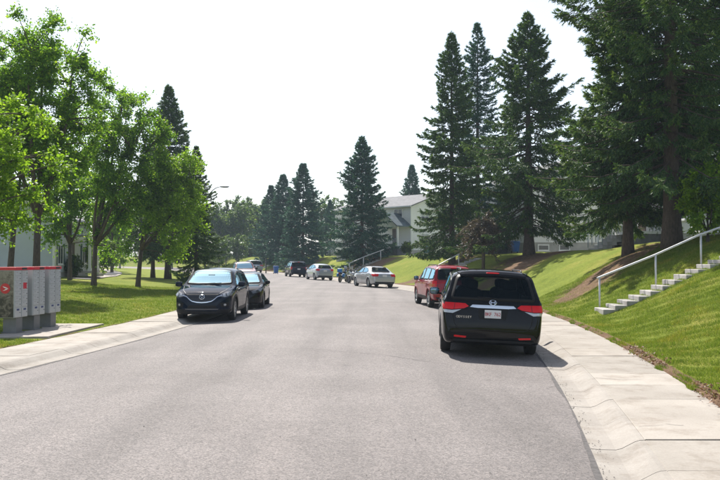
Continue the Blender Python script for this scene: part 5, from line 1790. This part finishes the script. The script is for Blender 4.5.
# ------------------------------------------------------------------ concrete steps with pipe railings, cut into the bank
def steps_and_rail(y0, d0, n, run, width, slabel, rlabel, rail_side=1, lift=0.07, posts=(1, 5, 9), rr=0.026, hi=True):
    sl = slope(y0)
    ax = math.atan(sl)                       # heading of the street
    perp = Vector((math.cos(ax), -math.sin(ax), 0))
    along = Vector((math.sin(ax), math.cos(ax), 0))
    o = Vector((ER(y0) + SIDE, y0, 0))
    root = empty("concrete_steps", o + perp*d0)
    tag(root, slabel, "steps", "flights of steps up the bank")
    rot = Matrix.Rotation(-ax, 3, 'Z')
    tops = []
    zprev = None
    for k in range(n):
        c = perp*(k*run + run/2)
        p = o + perp*d0 + c
        z = gz(p.x, p.y) + lift
        if zprev is not None: z = max(z, zprev + 0.10)
        zprev = z
        bm = bmesh.new()
        add_box(bm, (c.x, c.y, z - 0.20), (run + 0.03, width, 0.40), rot)
        bmesh.ops.bevel(bm, geom=list(bm.edges), offset=0.012, segments=1, affect='EDGES')
        bm_obj("step", bm, M['step'], root)
        tops.append((c, z))
    rail = empty("handrail", o + perp*d0)
    tag(rail, rlabel, "handrail", "pipe handrails beside the steps")
    off = along * (rail_side*(width/2 + 0.10))
    tp = []
    for i in posts:
        c, z = tops[min(i, n-1)]
        q = c + off
        zz = z + 0.93
        tube("post", [(q.x, q.y, gz(root.location.x + q.x, root.location.y + q.y) - 0.1), (q.x, q.y, zz)], rr, M['pipe_white'], rail, 8)
        tp.append(Vector((q.x, q.y, zz)))
    a, b = tp[0], tp[-1]
    e0 = a - (tp[1]-a).normalized()*0.08
    tube("rail", [e0] + tp + [b + (b - tp[-2]).normalized()*0.35], rr*1.05, M['pipe_white'], rail, 8)
    return root

steps_and_rail(24.4, 1.0, 13, 0.345, 1.15, "nearest pale concrete steps climbing the grassy bank", "nearest grey pipe handrail climbing beside the pale steps", rail_side=1, posts=(0, 5, 9, 12), rr=0.030, lift=0.06)
steps_and_rail(55.5, 0.6, 13, 0.36, 1.2, "steps up the bank beyond the dark red SUV", "grey pipe handrail rising beyond the dark red SUV", rail_side=-1, posts=(3, 7, 12), rr=0.04, lift=0.05)
steps_and_rail(80.5, 0.6, 12, 0.36, 1.2, "shaded steps up the bank above the motorcycles", "handrail climbing the bank above the motorcycles", rail_side=-1, posts=(2, 6, 11), rr=0.045)
steps_and_rail(111.0, 0.6, 12, 0.36, 1.3, "distant steps up the bank above the blue bin by the kerb", "distant handrail above the dark blue SUV", rail_side=-1, posts=(2, 6, 11), rr=0.05)
steps_and_rail(125.0, 0.6, 11, 0.36, 1.3, "farthest steps up the bank by the spruce cluster", "farthest handrail by the spruce cluster", rail_side=-1, posts=(2, 6, 10), rr=0.05)

# ------------------------------------------------------------------ community mailboxes
mb_dir = Vector((0.10, 1.0, 0)).normalized()
mb_rot = -math.atan2(mb_dir.x, mb_dir.y)
mb_labels = ["nearest mailbox cabinet with the printed side and red round emblem", "middle mailbox cabinet of the three with red caps", "farthest mailbox cabinet of the three, next to the lawn"]
DW, DH = 0.27, 0.118
def mailbox(i):
    W, Dp = 0.64, 0.62                       # along the row, depth
    base = Vector((-8.40, 19.85, 0.165)) + mb_dir * (i*0.88)
    r = empty("mailbox", base, (0, 0, mb_rot))
    tag(r, mb_labels[i], "mailbox", "community mailboxes on the concrete pad")
    z0, z1 = 0.38, 1.55
    # local: +x to the street (doors), y along the row
    cab = box("cabinet", (-Dp/2, 0, (z0+z1)/2), (Dp, W, z1-z0), M['mail_grey'], r, 0.012)
    box("pedestal", (-Dp/2 + 0.10, 0, z0/2 - 0.004), (0.34, 0.30, z0), M['mail_post'], r, 0.01)
    box("foot_plate", (-Dp/2 + 0.10, 0, 0.012), (0.42, 0.40, 0.02), M['mail_post'], r, 0.004)
    cap = box("cap", (-Dp/2 + 0.008, 0, z1 + 0.032), (Dp + 0.03, W + 0.02, 0.075), M['mail_red'], r, 0.012)
    box("cap_label", (0.026, 0.11, z1 + 0.032), (0.006, 0.22, 0.045), M['mail_dark'], cap)
    for j in range(2):
        yc = -W/4 + j*W/2
        for k in range(7):
            zc = z1 - 0.075 - k*0.127
            d = box("door", (0.006, yc, zc), (0.014, DW, DH), M['mail_door'], r, 0.004)
            box("lock", (0.0155, yc + 0.09, zc - 0.01), (0.008, 0.022, 0.022), M['mail_dark'], d, 0.003)
            box("number_tag", (0.0145, yc - 0.05, zc + 0.02), (0.004, 0.055, 0.018), M['pale_print'], d)
        d = box("parcel_door", (0.006, yc, z0 + 0.125), (0.014, DW, 0.215), M['mail_door'], r, 0.004)
        box("blue_label", (0.0155, yc, z0 + 0.195), (0.005, 0.11, 0.042), M['mail_blue'], d)
        box("lock", (0.0155, yc + 0.09, z0 + 0.12), (0.008, 0.022, 0.022), M['mail_dark'], d, 0.003)
    if i == 0:
        pn = box("printed_side", (-Dp/2, -W/2 - 0.004, (z0+z1)/2), (Dp - 0.03, 0.012, z1-z0-0.03), M['mail_print'], r)
        tag(pn, "brown foliage picture printed on the cabinet's end")
        # round emblem: disc, ring and a swept wing
        cx_, cz = -0.225, 1.10
        yb = -W/2 - 0.012
        def disc(rad, y, mat, nm, parent):
            bm = bmesh.new()
            vs0 = [bm.verts.new((cx_ + rad*math.cos(t), y, cz + rad*math.sin(t))) for t in np.linspace(0, 6.283, 33)[:-1]]
            vs1 = [bm.verts.new((v.co.x, y + 0.006, v.co.z)) for v in vs0]
            bm.faces.new(vs0); bm.faces.new(list(reversed(vs1)))
            for a in range(32):
                bm.faces.new((vs0[a], vs1[a], vs1[(a+1) % 32], vs0[(a+1) % 32]))
            return bm_obj(nm, bm, mat, parent)
        em = disc(0.125, yb - 0.004, M['mail_red'], "emblem", r)
        for q, wing in enumerate(([(-0.065, 0.055), (0.02, 0.032), (0.085, -0.002), (0.02, 0.004), (-0.03, 0.02)], [(-0.065, -0.06), (-0.01, -0.03), (0.02, -0.006), (0.085, -0.006), (0.01, -0.042)])):
            vv = [(cx_ + x, yb - 0.006, cz + z) for x, z in wing] + [(cx_ + x, yb - 0.003, cz + z) for x, z in wing]
            n = len(wing)
            ff = [tuple(range(n)), tuple(reversed(range(n, 2*n)))] + [(a, (a+1) % n, n+(a+1) % n, n+a) for a in range(n)]
            mesh_obj("emblem_wing", vv, ff, M['white_print'], em)
        sq = box("red_sticker", (0.0145, W/4, z1 - 0.075 - 2.5*0.127), (0.004, 0.16, 0.15), M['mail_red'], r)
    return r
for i in range(3):
    mailbox(i)

# ------------------------------------------------------------------ houses
def clap_wall(name, p0, p1, z0, z1, mat, parent, board=0.2, gable=None):
    """Lapped siding on the wall plane from p0 to p1 (outside is to the right of p0->p1)."""
    p0, p1 = Vector((*p0, 0)), Vector((*p1, 0))
    d = (p1-p0).normalized()
    out = Vector((d.y, -d.x, 0))
    L = (p1-p0).length
    verts, faces = [], []
    z = z0
    top = z1 + (gable or 0)
    while z < top - 1e-4:
        zt = min(z + board, top)
        def span(zz):
            if zz <= z1 or not gable: return 0.0, L
            f = (zz - z1)/gable
            return L/2*f, L - L/2*f
        a0, b0 = span(z); a1, b1 = span(zt)
        base = len(verts)
        for (s, zz, o) in ((a0, z, 0.022), (b0, z, 0.022), (b1, zt, 0.002), (a1, zt, 0.002), (a0, z, 0.0), (b0, z, 0.0)):
            q = p0 + d*s + out*o
            verts.append((q.x, q.y, zz))
        faces.append((base, base+1, base+2, base+3))
        faces.append((base+4, base+5, base+1, base))
        z = zt
    return mesh_obj(name, verts, faces, mat, parent)

def house_window(parent, p, out, w, h, z, frame_mat='trim_white', mullions=1, blind=False):
    """p: wall point (x, y) at window centre, out: outward unit vector"""
    out = Vector((*out, 0)).normalized()
    d = Vector((-out.y, out.x, 0))
    c = Vector((p[0], p[1], z))
    rot = Matrix((d, out, Vector((0, 0, 1)))).transposed()
    bm = bmesh.new()
    t = 0.09
    for (dx, dz, sx, sz) in ((0, h/2, w + 2*t, t), (0, -h/2, w + 2*t, t), (-w/2 - t/2 + 0.001, 0, t, h - t), (w/2 + t/2 - 0.001, 0, t, h - t)):
        add_box(bm, c + d*dx + out*0.035 + Vector((0, 0, dz)), (sx, 0.07, sz), rot)
    for k in range(mullions):
        add_box(bm, c + d*(-w/2 + w*(k+1)/(mullions+1)) + out*0.032, (0.05, 0.05, h - t), rot)
    f = bm_obj("window", bm, M[frame_mat], parent)
    bm = bmesh.new()
    add_box(bm, c + out*0.025, (w, 0.02, h), rot)
    bm_obj("pane", bm, M['window'], f)
    bm = bmesh.new()
    add_box(bm, c + out*0.06 - Vector((0, 0, h/2 + t/2 + 0.025)), (w + 0.3, 0.12, 0.05), rot)
    bm_obj("sill", bm, M[frame_mat], f)
    if blind:
        bm = bmesh.new()
        add_box(bm, c + out*0.037 + Vector((0, 0, h*0.22)), (w*0.96, 0.004, h*0.5), rot)
        bm_obj("blind", bm, M['blind'], f)
    return f

def roof_slabs(parent, x0, x1, y0, y1, ze, rise, mat, ridge='y', over=0.45, th=0.14):
    """gable roof over the rectangle; ridge along y or x"""
    if ridge == 'y':
        xm = (x0+x1)/2
        sl = rise/(xm - x0)
        for s, xe in ((-1, x0), (1, x1)):
            xo = xe + s*over
            zo = ze - sl*over
            v = [(xm, y0-over, ze+rise), (xo, y0-over, zo), (xo, y1+over, zo), (xm, y1+over, ze+rise)]
            v += [(a, b, c+th) for a, b, c in v]
            bm = bmesh.new()
            bv = [bm.verts.new(q) for q in v]
            for f in ((0,1,2,3), (7,6,5,4), (0,4,5,1), (1,5,6,2), (2,6,7,3), (3,7,4,0)): bm.faces.new([bv[i] for i in f])
            r = bm_obj("roof", bm, mat, parent)
            box("gutter", (xo + s*0.06, (y0+y1)/2, zo + 0.06), (0.12, y1-y0+2*over, 0.12), M['gutter'], r)
    else:
        ym = (y0+y1)/2
        sl = rise/(ym - y0)
        for s, ye in ((-1, y0), (1, y1)):
            yo = ye + s*over
            zo = ze - sl*over
            v = [(x0-over, ym, ze+rise), (x0-over, yo, zo), (x1+over, yo, zo), (x1+over, ym, ze+rise)]
            v += [(a, b, c+th) for a, b, c in v]
            bm = bmesh.new()
            bv = [bm.verts.new(q) for q in v]
            for f in ((0,1,2,3), (7,6,5,4), (0,4,5,1), (1,5,6,2), (2,6,7,3), (3,7,4,0)): bm.faces.new([bv[i] for i in f])
            r = bm_obj("roof", bm, mat, parent)
            box("gutter", ((x0+x1)/2, yo + s*0.06, zo + 0.06), (x1-x0+2*over, 0.12, 0.12), M['gutter'], r)

def house(name, loc, rz, W, D, H, rise, label, siding='siding_white', roof='shingle_grey', ridge='y', found=0.7, front_windows=(), near_windows=(), near_basement=(), porch=None, board=0.2, z=None):
    """Local frame: the street front lies on x = 0 facing -x; y runs along the street (0..W); depth towards +x."""
    r = empty(name, (loc[0], loc[1], loc[2]), (0, 0, rz))
    tag(r, label, "house")
    m = M[siding]
    box("foundation", (D/2, W/2, found/2 - 0.5), (D - 0.06, W - 0.06, found + 1.0), M['foundation'], r)
    g_n = rise if ridge == 'x' else None
    clap_wall("wall", (0, W), (0, 0), found, H, m, r, board, rise if ridge == 'x' else None)            # street front
    clap_wall("wall", (D, 0), (D, W), found, H, m, r, board, rise if ridge == 'x' else None)
    clap_wall("wall", (0, 0), (D, 0), found, H, m, r, board, rise if ridge == 'y' else None)            # side nearest the camera
    clap_wall("wall", (D, W), (0, W), found, H, m, r, board, rise if ridge == 'y' else None)
    for cx_, cy_ in ((0, 0), (0, W), (D, 0), (D, W)):
        box("corner_board", (cx_, cy_, (found+H)/2), (0.14, 0.14, H-found), M['trim_white'], r)
    if ridge == 'y': roof_slabs(r, 0, D, 0, W, H, rise, M[roof], 'y')
    else: roof_slabs(r, 0, D, 0, W, H, rise, M[roof], 'x')
    for (yy, zz, w, h) in front_windows:
        house_window(r, (-0.02, yy), (-1, 0), w, h, zz, blind=(int(yy*10) % 2 == 0))
    for (xx, zz, w, h) in near_windows:
        house_window(r, (xx, -0.02), (0, -1), w, h, zz, blind=True)
    for (xx, zz, w, h) in near_basement:
        house_window(r, (xx, 0.03), (0, -1), w, h, zz, mullions=0)
    if porch: porch(r)
    return r

def add_porch(r, y0, y1, dep, deck, zroof, rise, roofmat='shingle_blue', door_mat='door_dark', steps_dir=-1, rail_mat='rail_blue'):
    ym = (y0+y1)/2
    box("porch_deck", (-dep/2, ym, deck - 0.08), (dep, y1-y0, 0.16), M['trim_white'], r)
    box("porch_skirt", (-dep/2+0.03, ym, (deck-0.16)/2 - 0.2), (dep-0.1, y1-y0-0.1, deck - 0.16 + 0.4), M['shingle_grey'], r)
    for yy in (y0 + 0.12, y1 - 0.12):
        col = box("porch_column", (-dep + 0.14, yy, (deck+zroof)/2), (0.20, 0.20, zroof - deck), M['trim_white'], r)
        box("column_base", (-dep + 0.14, yy, deck + 0.1), (0.28, 0.28, 0.2), M['trim_white'], col)
    box("porch_beam", (-dep/2, ym, zroof + 0.12), (dep + 0.1, y1-y0+0.1, 0.24), M['trim_white'], r)
    # gable facing the street
    sl = rise/((y1-y0)/2)
    ov = 0.35
    for s, ye in ((-1, y0), (1, y1)):
        yo, zo = ye + s*ov, zroof + 0.24 - sl*ov
        v = [(0.0, ym, zroof+0.24+rise), (0.0, yo, zo), (-dep-0.4, yo, zo), (-dep-0.4, ym, zroof+0.24+rise)]
        v += [(a, b, c+0.12) for a, b, c in v]
        bm = bmesh.new(); bv = [bm.verts.new(q) for q in v]
        for f in ((0,1,2,3), (7,6,5,4), (0,4,5,1), (1,5,6,2), (2,6,7,3), (3,7,4,0)): bm.faces.new([bv[i] for i in f])
        bm_obj("porch_roof", bm, M[roofmat], r)
    gv = [(-dep-0.05, y0, zroof+0.24), (-dep-0.05, y1, zroof+0.24), (-dep-0.05, ym, zroof+0.24+rise), (-dep+0.05, y0, zroof+0.24), (-dep+0.05, y1, zroof+0.24), (-dep+0.05, ym, zroof+0.24+rise)]
    mesh_obj("porch_gable", gv, [(0,2,1), (3,4,5), (0,1,4,3), (1,2,5,4), (2,0,3,5)], M['siding_white'], r)
    d = box("door", (-0.03, ym + 0.5, deck + 1.03), (0.06, 0.92, 2.06), M[door_mat], r)
    box("door_frame", (-0.025, ym + 0.5, deck + 1.06), (0.04, 1.12, 2.14), M['trim_white'], d)
    superell("handle", (-0.08, ym + 0.2, deck + 1.0), (0.03, 0.03, 0.05), M['chrome'], d, 0.8, 10, 6)
    # stairs running down along the front, with railings
    n = max(3, int(deck/0.19))
    for k in range(n):
        zt = deck - 0.19*(k+1)
        box("porch_step", (-dep - 0.15 - 0.29*k, ym + 0.4, zt - 0.2), (0.30, 1.3, 0.4), M['step'], r)
    for yy in (ym - 0.3, ym + 1.1):
        a = Vector((-dep, yy, deck + 0.9)); b = Vector((-dep - 0.29*n, yy, deck - 0.19*n + 0.9))
        rl = tube("stair_rail", [a, b], 0.045, M[rail_mat], r, 6)
        for t in np.linspace(0, 1, 7):
            q = a.lerp(b, float(t))
            tube("baluster", [(q.x, q.y, q.z - 0.85), (q.x, q.y, q.z)], 0.03, M[rail_mat], rl, 5)
    for (ya, yb) in ((y0 + 0.2, ym - 0.3),):
        rl = tube("porch_rail", [(-dep + 0.14, ya, deck + 0.9), (-dep + 0.14, yb, deck + 0.9)], 0.045, M[rail_mat], r, 6)
        for yy in np.arange(ya + 0.1, yb, 0.14):
            tube("baluster", [(-dep + 0.14, float(yy), deck), (-dep + 0.14, float(yy), deck + 0.9)], 0.02, M[rail_mat], rl, 5)

# white two-storey house with porch (photo columns 372-412)
hy = 88.0
rzA = 0.75
hx = px(411, hy)
house("white_house", (hx, hy, bank_z(hy, 8.8) - 0.15), rzA, 12.5, 9.0, 5.6, 1.5, "white two storey house with blue roofed porch and stairs", front_windows=((1.9, 4.85, 1.2, 0.9), (6.2, 4.55, 1.3, 1.2), (10.6, 4.55, 1.3, 1.2), (6.6, 1.9, 1.5, 1.5), (10.2, 1.9, 1.8, 1.5)), roof='shingle_grey', near_windows=((2.2, 4.5, 1.2, 1.2), (2.2, 1.9, 1.2, 1.3)),
      porch=lambda r: add_porch(r, 0.25, 3.5, 1.9, 1.05, 3.25, 1.2))
# white house behind the broad spruce
hy = 62.0
rzB = -math.atan(slope(66))
hx = ER(hy) + SIDE + 11.3
house("white_house", (hx, hy, bank_z(hy, 11) - 0.1), rzB, 12.0, 9.5, 5.9, 1.9, "white sided house with basement windows behind the broad spruce", found=0.95, near_windows=((1.6, 2.25, 1.0, 1.25), (5.6, 2.25, 1.6, 1.25), (1.6, 4.7, 1.0, 1.2), (5.6, 4.7, 1.4, 1.2)), near_basement=((1.1, 0.55, 0.8, 0.42), (2.9, 0.55, 0.8, 0.42), (6.0, 0.55, 0.8, 0.42)),
      front_windows=((2.2, 2.3, 1.6, 1.3), (9.6, 2.3, 1.8, 1.4), (2.2, 4.7, 1.3, 1.2), (9.6, 4.7, 1.3, 1.2)), porch=lambda r: add_porch(r, 4.2, 7.6, 1.8, 1.1, 3.3, 1.1))
# white house at the right edge behind the thick trunk
hy = 41.0
rzC = -math.atan(slope(44))
hx = ER(hy) + SIDE + 11.5
house("white_house", (hx, hy, bank_z(hy, 11) - 0.1), rzC, 11.5, 10.0, 5.7, 1.8, "white house half hidden behind the thick bare spruce trunk", found=0.8, near_windows=((2.2, 2.2, 1.4, 1.2), (6.6, 2.2, 1.4, 1.2), (2.2, 4.6, 1.3, 1.1)), front_windows=((2.4, 2.2, 1.7, 1.3), (8.8, 2.2, 1.7, 1.3), (2.4, 4.6, 1.3, 1.1), (8.8, 4.6, 1.3, 1.1)), porch=lambda r: add_porch(r, 4.0, 7.4, 1.7, 1.0, 3.2, 1.1))
# far white house between spruces
hy = 111.0
hx = ER(hy) + SIDE + 12.0
house("white_house", (hx, hy, bank_z(hy, 9) - 0.1), -math.atan(slope(113)), 12.0, 9.0, 5.6, 1.7, "distant white house showing between the spruce cluster and wide dark spruce", front_windows=((2.0, 4.5, 1.3, 1.2), (9.8, 4.5, 1.3, 1.2), (9.8, 2.0, 1.7, 1.4)), near_windows=((4.0, 2.1, 1.3, 1.2),), porch=lambda r: add_porch(r, 3.6, 7.0, 1.8, 1.0, 3.2, 1.1))
# pale blue townhouse on the left: its front looks +x, so the frame is turned half way round
def townhouse():
    W, D, H, f = 9.0, 11.0, 4.5, 0.45
    x0, y0 = -22.0, 57.5
    r = empty("townhouse", (x0, y0, left_z(y0, 11.5) - 0.05), (0, 0, 0.06))
    tag(r, "pale blue sided townhouse behind the mailboxes and leafy trees", "house")
    m = M['siding_blue']
    box("foundation", (-D/2, W/2, f/2 - 0.5), (D-0.06, W-0.06, f+1.0), M['foundation'], r)
    clap_wall("wall", (-D, 0), (0, 0), f, H, m, r, 0.2, 2.2)
    clap_wall("wall", (0, 0), (0, W), f, H, m, r, 0.2)
    clap_wall("wall", (0, W), (-D, W), f, H, m, r, 0.2, 2.2)
    clap_wall("wall", (-D, W), (-D, 0), f, H, m, r, 0.2)
    for cx_, cy_ in ((0, 0), (0, W), (-D, 0), (-D, W)):
        box("corner_board", (cx_, cy_, (f+H)/2), (0.16, 0.16, H-f), M['trim_white'], r)
    roof_slabs(r, -D, 0, 0, W, H, 2.2, M['shingle_grey'], 'y')
    for (yy, zz) in ((1.3, 1.75), (7.6, 1.75)):
        w = house_window(r, (0.02, yy), (1, 0), 1.1, 1.4, zz)
        for s in (-1, 1):
            box("shutter", (0.05, yy + s*0.86, zz), (0.05, 0.38, 1.5), M['shutter'], w)
    house_window(r, (-6.5, -0.02), (0, -1), 1.0, 1.2, 2.4)
    tube("downpipe", [(0.10, 0.12, 0.1), (0.10, 0.12, H - 0.1)], 0.05, M['gutter'], r, 8)
    # two entrances with posts and small roofs
    for yy in (4.4,):
        d = box("door", (0.03, yy, 0.5 + 1.05), (0.06, 0.92, 2.1), M['door_dark'], r)
        box("door_frame", (0.02, yy, 0.5 + 1.08), (0.05, 1.12, 2.2), M['trim_white'], d)
        box("porch_deck", (0.9, yy, 0.42), (1.8, 2.6, 0.16), M['step'], r)
        box("porch_step", (2.0, yy, 0.2), (0.4, 1.6, 0.24), M['step'], r)
        for s in (-1, 1):
            c = box("porch_column", (1.65, yy + s*1.15, 0.5 + 1.2), (0.18, 0.18, 2.4), M['trim_white'], r)
            box("column_base", (1.65, yy + s*1.15, 0.6), (0.26, 0.26, 0.2), M['trim_white'], c)
        box("porch_roof", (0.95, yy, 3.0), (2.1, 3.0, 0.22), M['trim_white'], r)
        box("porch_shingles", (0.95, yy, 3.16), (2.2, 3.1, 0.1), M['shingle_grey'], r)
townhouse()

# ------------------------------------------------------------------ white fence beside the porch house
def fence():
    x0, y0 = px(431, 74.0), 74.0
    x1, y1 = px(452, 71.0), 71.0
    z = gz(x0, y0)
    r = empty("white_fence", (x0, y0, z))
    tag(r, "short white board fence behind the slim pointed spruce", "fence")
    n = 14
    d = Vector((x1-x0, y1-y0, 0)); u = d.normalized()
    rot = Matrix.Rotation(math.atan2(u.y, u.x), 3, 'Z')
    for k in range(n):
        c = d*((k+0.5)/n)
        bm = bmesh.new(); add_box(bm, (c.x, c.y, 0.55), (d.length/n*0.93, 0.025, 1.3), rot)
        bm_obj("board", bm, M['siding_white'], r)
    for zz in (0.25, 0.95):
        bm = bmesh.new(); c = d/2; add_box(bm, (c.x + u.y*-0.05, c.y + u.x*0.05, zz), (d.length, 0.05, 0.09), rot)
        bm_obj("rail", bm, M['siding_white'], r)
    for t in (0.0, 1.0):
        c = d*t
        bm = bmesh.new(); add_box(bm, (c.x, c.y + 0.09, 0.45), (0.1, 0.1, 1.6), rot)
        bm_obj("post", bm, M['siding_white'], r)
fence()

# ------------------------------------------------------------------ wheeled bins
def bin_cart(x, y, mat, label, rz=0.0, s=1.0):
    r = empty("wheeled_bin", (x, y, gz(x, y)), (0, 0, rz))
    r.scale = (s, s, s)
    tag(r, label, "bin", "blue wheeled bins")
    v = []
    for z, hx_, hy_ in ((0.10, 0.22, 0.26), (0.95, 0.30, 0.36)):
        v += [(-hx_, -hy_, z), (hx_, -hy_, z), (hx_, hy_, z), (-hx_, hy_, z)]
    bm = bmesh.new(); bv = [bm.verts.new(q) for q in v]
    for f in ((3,2,1,0), (4,5,6,7), (0,1,5,4), (1,2,6,5), (2,3,7,6), (3,0,4,7)): bm.faces.new([bv[i] for i in f])
    bmesh.ops.bevel(bm, geom=list(bm.edges), offset=0.03, segments=2, affect='EDGES')
    b = bm_obj("bin_body", bm, mat, r)
    superell("lid", (0, 0, 0.985), (0.33, 0.39, 0.055), mat, r, 0.35, 20, 8)
    tube("handle", [(-0.22, 0.40, 0.93), (-0.22, 0.47, 0.95), (0.22, 0.47, 0.95), (0.22, 0.40, 0.93)], 0.018, mat, r, 6)
    for sx in (-0.27, 0.27):
        bm = bmesh.new(); rr = lathe(bm, [(-0.025, 0.01), (-0.025, 0.11), (0.025, 0.11), (0.025, 0.01)], 16, 'x', (sx, 0.22, 0.11))
        bm_obj("wheel", bm, M['rubber'], r)
bin_cart(px(276, 101.5), 101.5, M['bin_blue'], "blue wheeled bin on the pavement near the bend", 0.3, 1.0)
bin_cart(px(515.5, 58.0), 58.0, M['bin_blue'], "dark blue wheeled bin beside the broad spruce trunk", 0.2, 0.82)
bin_cart(px(428, 76.0), 76.0, M['bin_bright'], "bright blue wheeled bin by the white fence", 0.5, 1.0)

# ------------------------------------------------------------------ street lamp and dark post
def street_lamp():
    x, y = px(205, 71.5), 71.5
    z = gz(x, y)
    r = empty("street_lamp", (x, y, z))
    tag(r, "tall street lamp with curved arm above the short spruce", "street lamp")
    tube("pole", [(0, 0, -0.1), (0, 0, 3.5), (0.02, 0, 6.3)], [0.10, 0.08, 0.06], M['lamp_metal'], r, 12)
    pts = [(0.02, 0, 6.28)]
    for t in np.linspace(0, 1, 10):
        a = t*math.pi/2*0.98
        pts.append((0.02 + 1.45*(1-math.cos(a)), -0.1*t, 6.3 + 2.0*math.sin(a)))
    tube("arm", pts, [0.058] + [0.055-0.018*t for t in np.linspace(0, 1, 10)], M['lamp_metal'], r, 10)
    h = superell("lamp_head", (pts[-1][0] + 0.32, -0.1, pts[-1][2] - 0.01), (0.42, 0.13, 0.075), M['lamp_metal'], r, 0.7, 20, 10)
    superell("lens", (pts[-1][0] + 0.40, -0.1, pts[-1][2] - 0.075), (0.22, 0.10, 0.04), M['clear_lens'], h, 0.8, 16, 8)
    superell("base_plate", (0, 0, 0.08), (0.20, 0.20, 0.10), M['lamp_metal'], r, 0.4, 16, 8)
street_lamp()
X = px(266, 104.0)
r = empty("dark_post", (X, 104.0, WALK_Z))
tag(r, "thin dark post on the pavement between the sage van and blue bin", "post")
tube("shaft", [(0, 0, -0.05), (0, 0, 1.75)], 0.075, M['dark_post'], r, 8)
superell("cap", (0, 0, 1.78), (0.10, 0.10, 0.05), M['dark_post'], r, 0.7, 12, 8)

# ------------------------------------------------------------------ motorcycles
def motorcycle(x, y, rz, body, accent, label, screen=True, boxcol=None):
    r = empty("motorcycle", (x, y, gz(x, y)), (0, 0.06, rz))
    tag(r, label, "motorcycle", "motorcycles parked between the sedans")
    # local +y forward
    for wy in (-0.68, 0.72):
        bm = bmesh.new()
        lathe(bm, [(-0.05, 0.22), (-0.06, 0.27), (0, 0.31), (0.06, 0.27), (0.05, 0.22), (-0.05, 0.22)], 24, 'x', (0, wy, 0.31))
        w = bm_obj("wheel", bm, M['rubber'], r, True)
        bm = bmesh.new()
        lathe(bm, [(-0.03, 0.03), (-0.035, 0.22), (0.035, 0.22), (0.03, 0.03)], 20, 'x', (0, wy, 0.31))
        bm_obj("rim", bm, M['alloy_dark'], w)
    tube("fork", [(0.09, 0.72, 0.31), (0.09, 0.42, 1.0)], 0.028, M['chrome'], r)
    tube("fork", [(-0.09, 0.72, 0.31), (-0.09, 0.42, 1.0)], 0.028, M['chrome'], r)
    tube("handlebar", [(-0.38, 0.22, 1.06), (-0.2, 0.36, 1.04), (0, 0.40, 1.02), (0.2, 0.36, 1.04), (0.38, 0.22, 1.06)], 0.018, M['black_trim'], r)
    superell("tank", (0, 0.14, 0.80), (0.15, 0.28, 0.13), body, r, 0.7)
    superell("engine", (0, 0.05, 0.45), (0.17, 0.26, 0.2), M['alloy_dark'], r, 0.5)
    superell("seat", (0, -0.36, 0.78), (0.14, 0.34, 0.06), M['black_trim'], r, 0.6)
    superell("tail", (0, -0.68, 0.76), (0.11, 0.2, 0.08), body, r, 0.6)
    superell("mudguard", (0, 0.74, 0.62), (0.08, 0.26, 0.04), body, r, 0.7)
    superell("headlamp", (0, 0.52, 0.93), (0.10, 0.08, 0.10), M['clear_lens'], r, 0.8)
    tube("exhaust", [(0.16, 0.2, 0.35), (0.18, -0.3, 0.30), (0.20, -0.85, 0.38)], [0.03, 0.04, 0.05], M['chrome'], r)
    tube("frame", [(0, 0.42, 0.95), (0, 0.0, 0.6), (0, -0.4, 0.55), (0, -0.68, 0.31)], 0.035, M['black_trim'], r)
    tube("tail_lamp", [(0, -0.84, 0.78), (0, -0.90, 0.78)], 0.045, M['red_lens'], r)
    for s in (-1, 1):
        m = superell("mirror", (s*0.36, 0.26, 1.22), (0.06, 0.02, 0.04), M['black_trim'], r, 0.7, 12, 8)
        tube("stalk", [(s*0.30, 0.27, 1.06), (s*0.36, 0.26, 1.2)], 0.01, M['black_trim'], m, 5)
    if screen:
        v = []
        for i in range(7):
            a = (i/6 - 0.5)*1.8
            v += [(0.2*math.sin(a), 0.5 + 0.12*math.cos(a) - 0.1, 1.0), (0.15*math.sin(a), 0.36 + 0.10*math.cos(a) - 0.1, 1.36)]
        fs = [(2*i, 2*i+2, 2*i+3, 2*i+1) for i in range(6)]
        o = mesh_obj("screen", v, fs, M['clear_lens'], r, True)
        so = o.modifiers.new("thickness", 'SOLIDIFY'); so.thickness = 0.006
    if boxcol:
        superell("top_box", (0, -0.82, 1.0), (0.20, 0.18, 0.16), boxcol, r, 0.4)
    superell("side_case", (0.24, -0.55, 0.62), (0.09, 0.2, 0.15), accent, r, 0.4)
    superell("side_case", (-0.24, -0.55, 0.62), (0.09, 0.2, 0.15), accent, r, 0.4)
    tube("side_stand", [(-0.08, 0.0, 0.3), (-0.28, -0.05, 0.0)], 0.015, M['black_trim'], r, 6)
motorcycle(px(353, 63.0), 63.0, -math.atan(slope(61)) + 0.25, M['psilver'], M['lamp_dark'], "grey motorcycle with clear screen just ahead of the silver sedan", True)
motorcycle(px(343, 66.0), 66.0, -math.atan(slope(64)) - 0.6, M['pblack'], M['bin_bright'], "black motorcycle with bright blue cases nearest the silver blue hatchback", True, M['bin_bright'])

# ------------------------------------------------------------------ haze
if HAZE > 0:
    bm = bmesh.new()
    add_box(bm, (0, 0, 12.25), (3200, 3200, 27.5))
    m, n, l = new_mat("haze")
    pv_ = n.new("ShaderNodeVolumePrincipled")
    pv_.inputs["Color"].default_value = (0.70, 0.85, 1.0, 1)
    pv_.inputs["Density"].default_value = HAZE
    pv_.inputs["Anisotropy"].default_value = 0.0
    o = n.new("ShaderNodeOutputMaterial")
    l.new(pv_.outputs[0], o.inputs["Volume"])
    hz = bm_obj("haze", bm, m)
    tag(hz, "thin bluish summer haze over the street", "haze", kind='stuff')
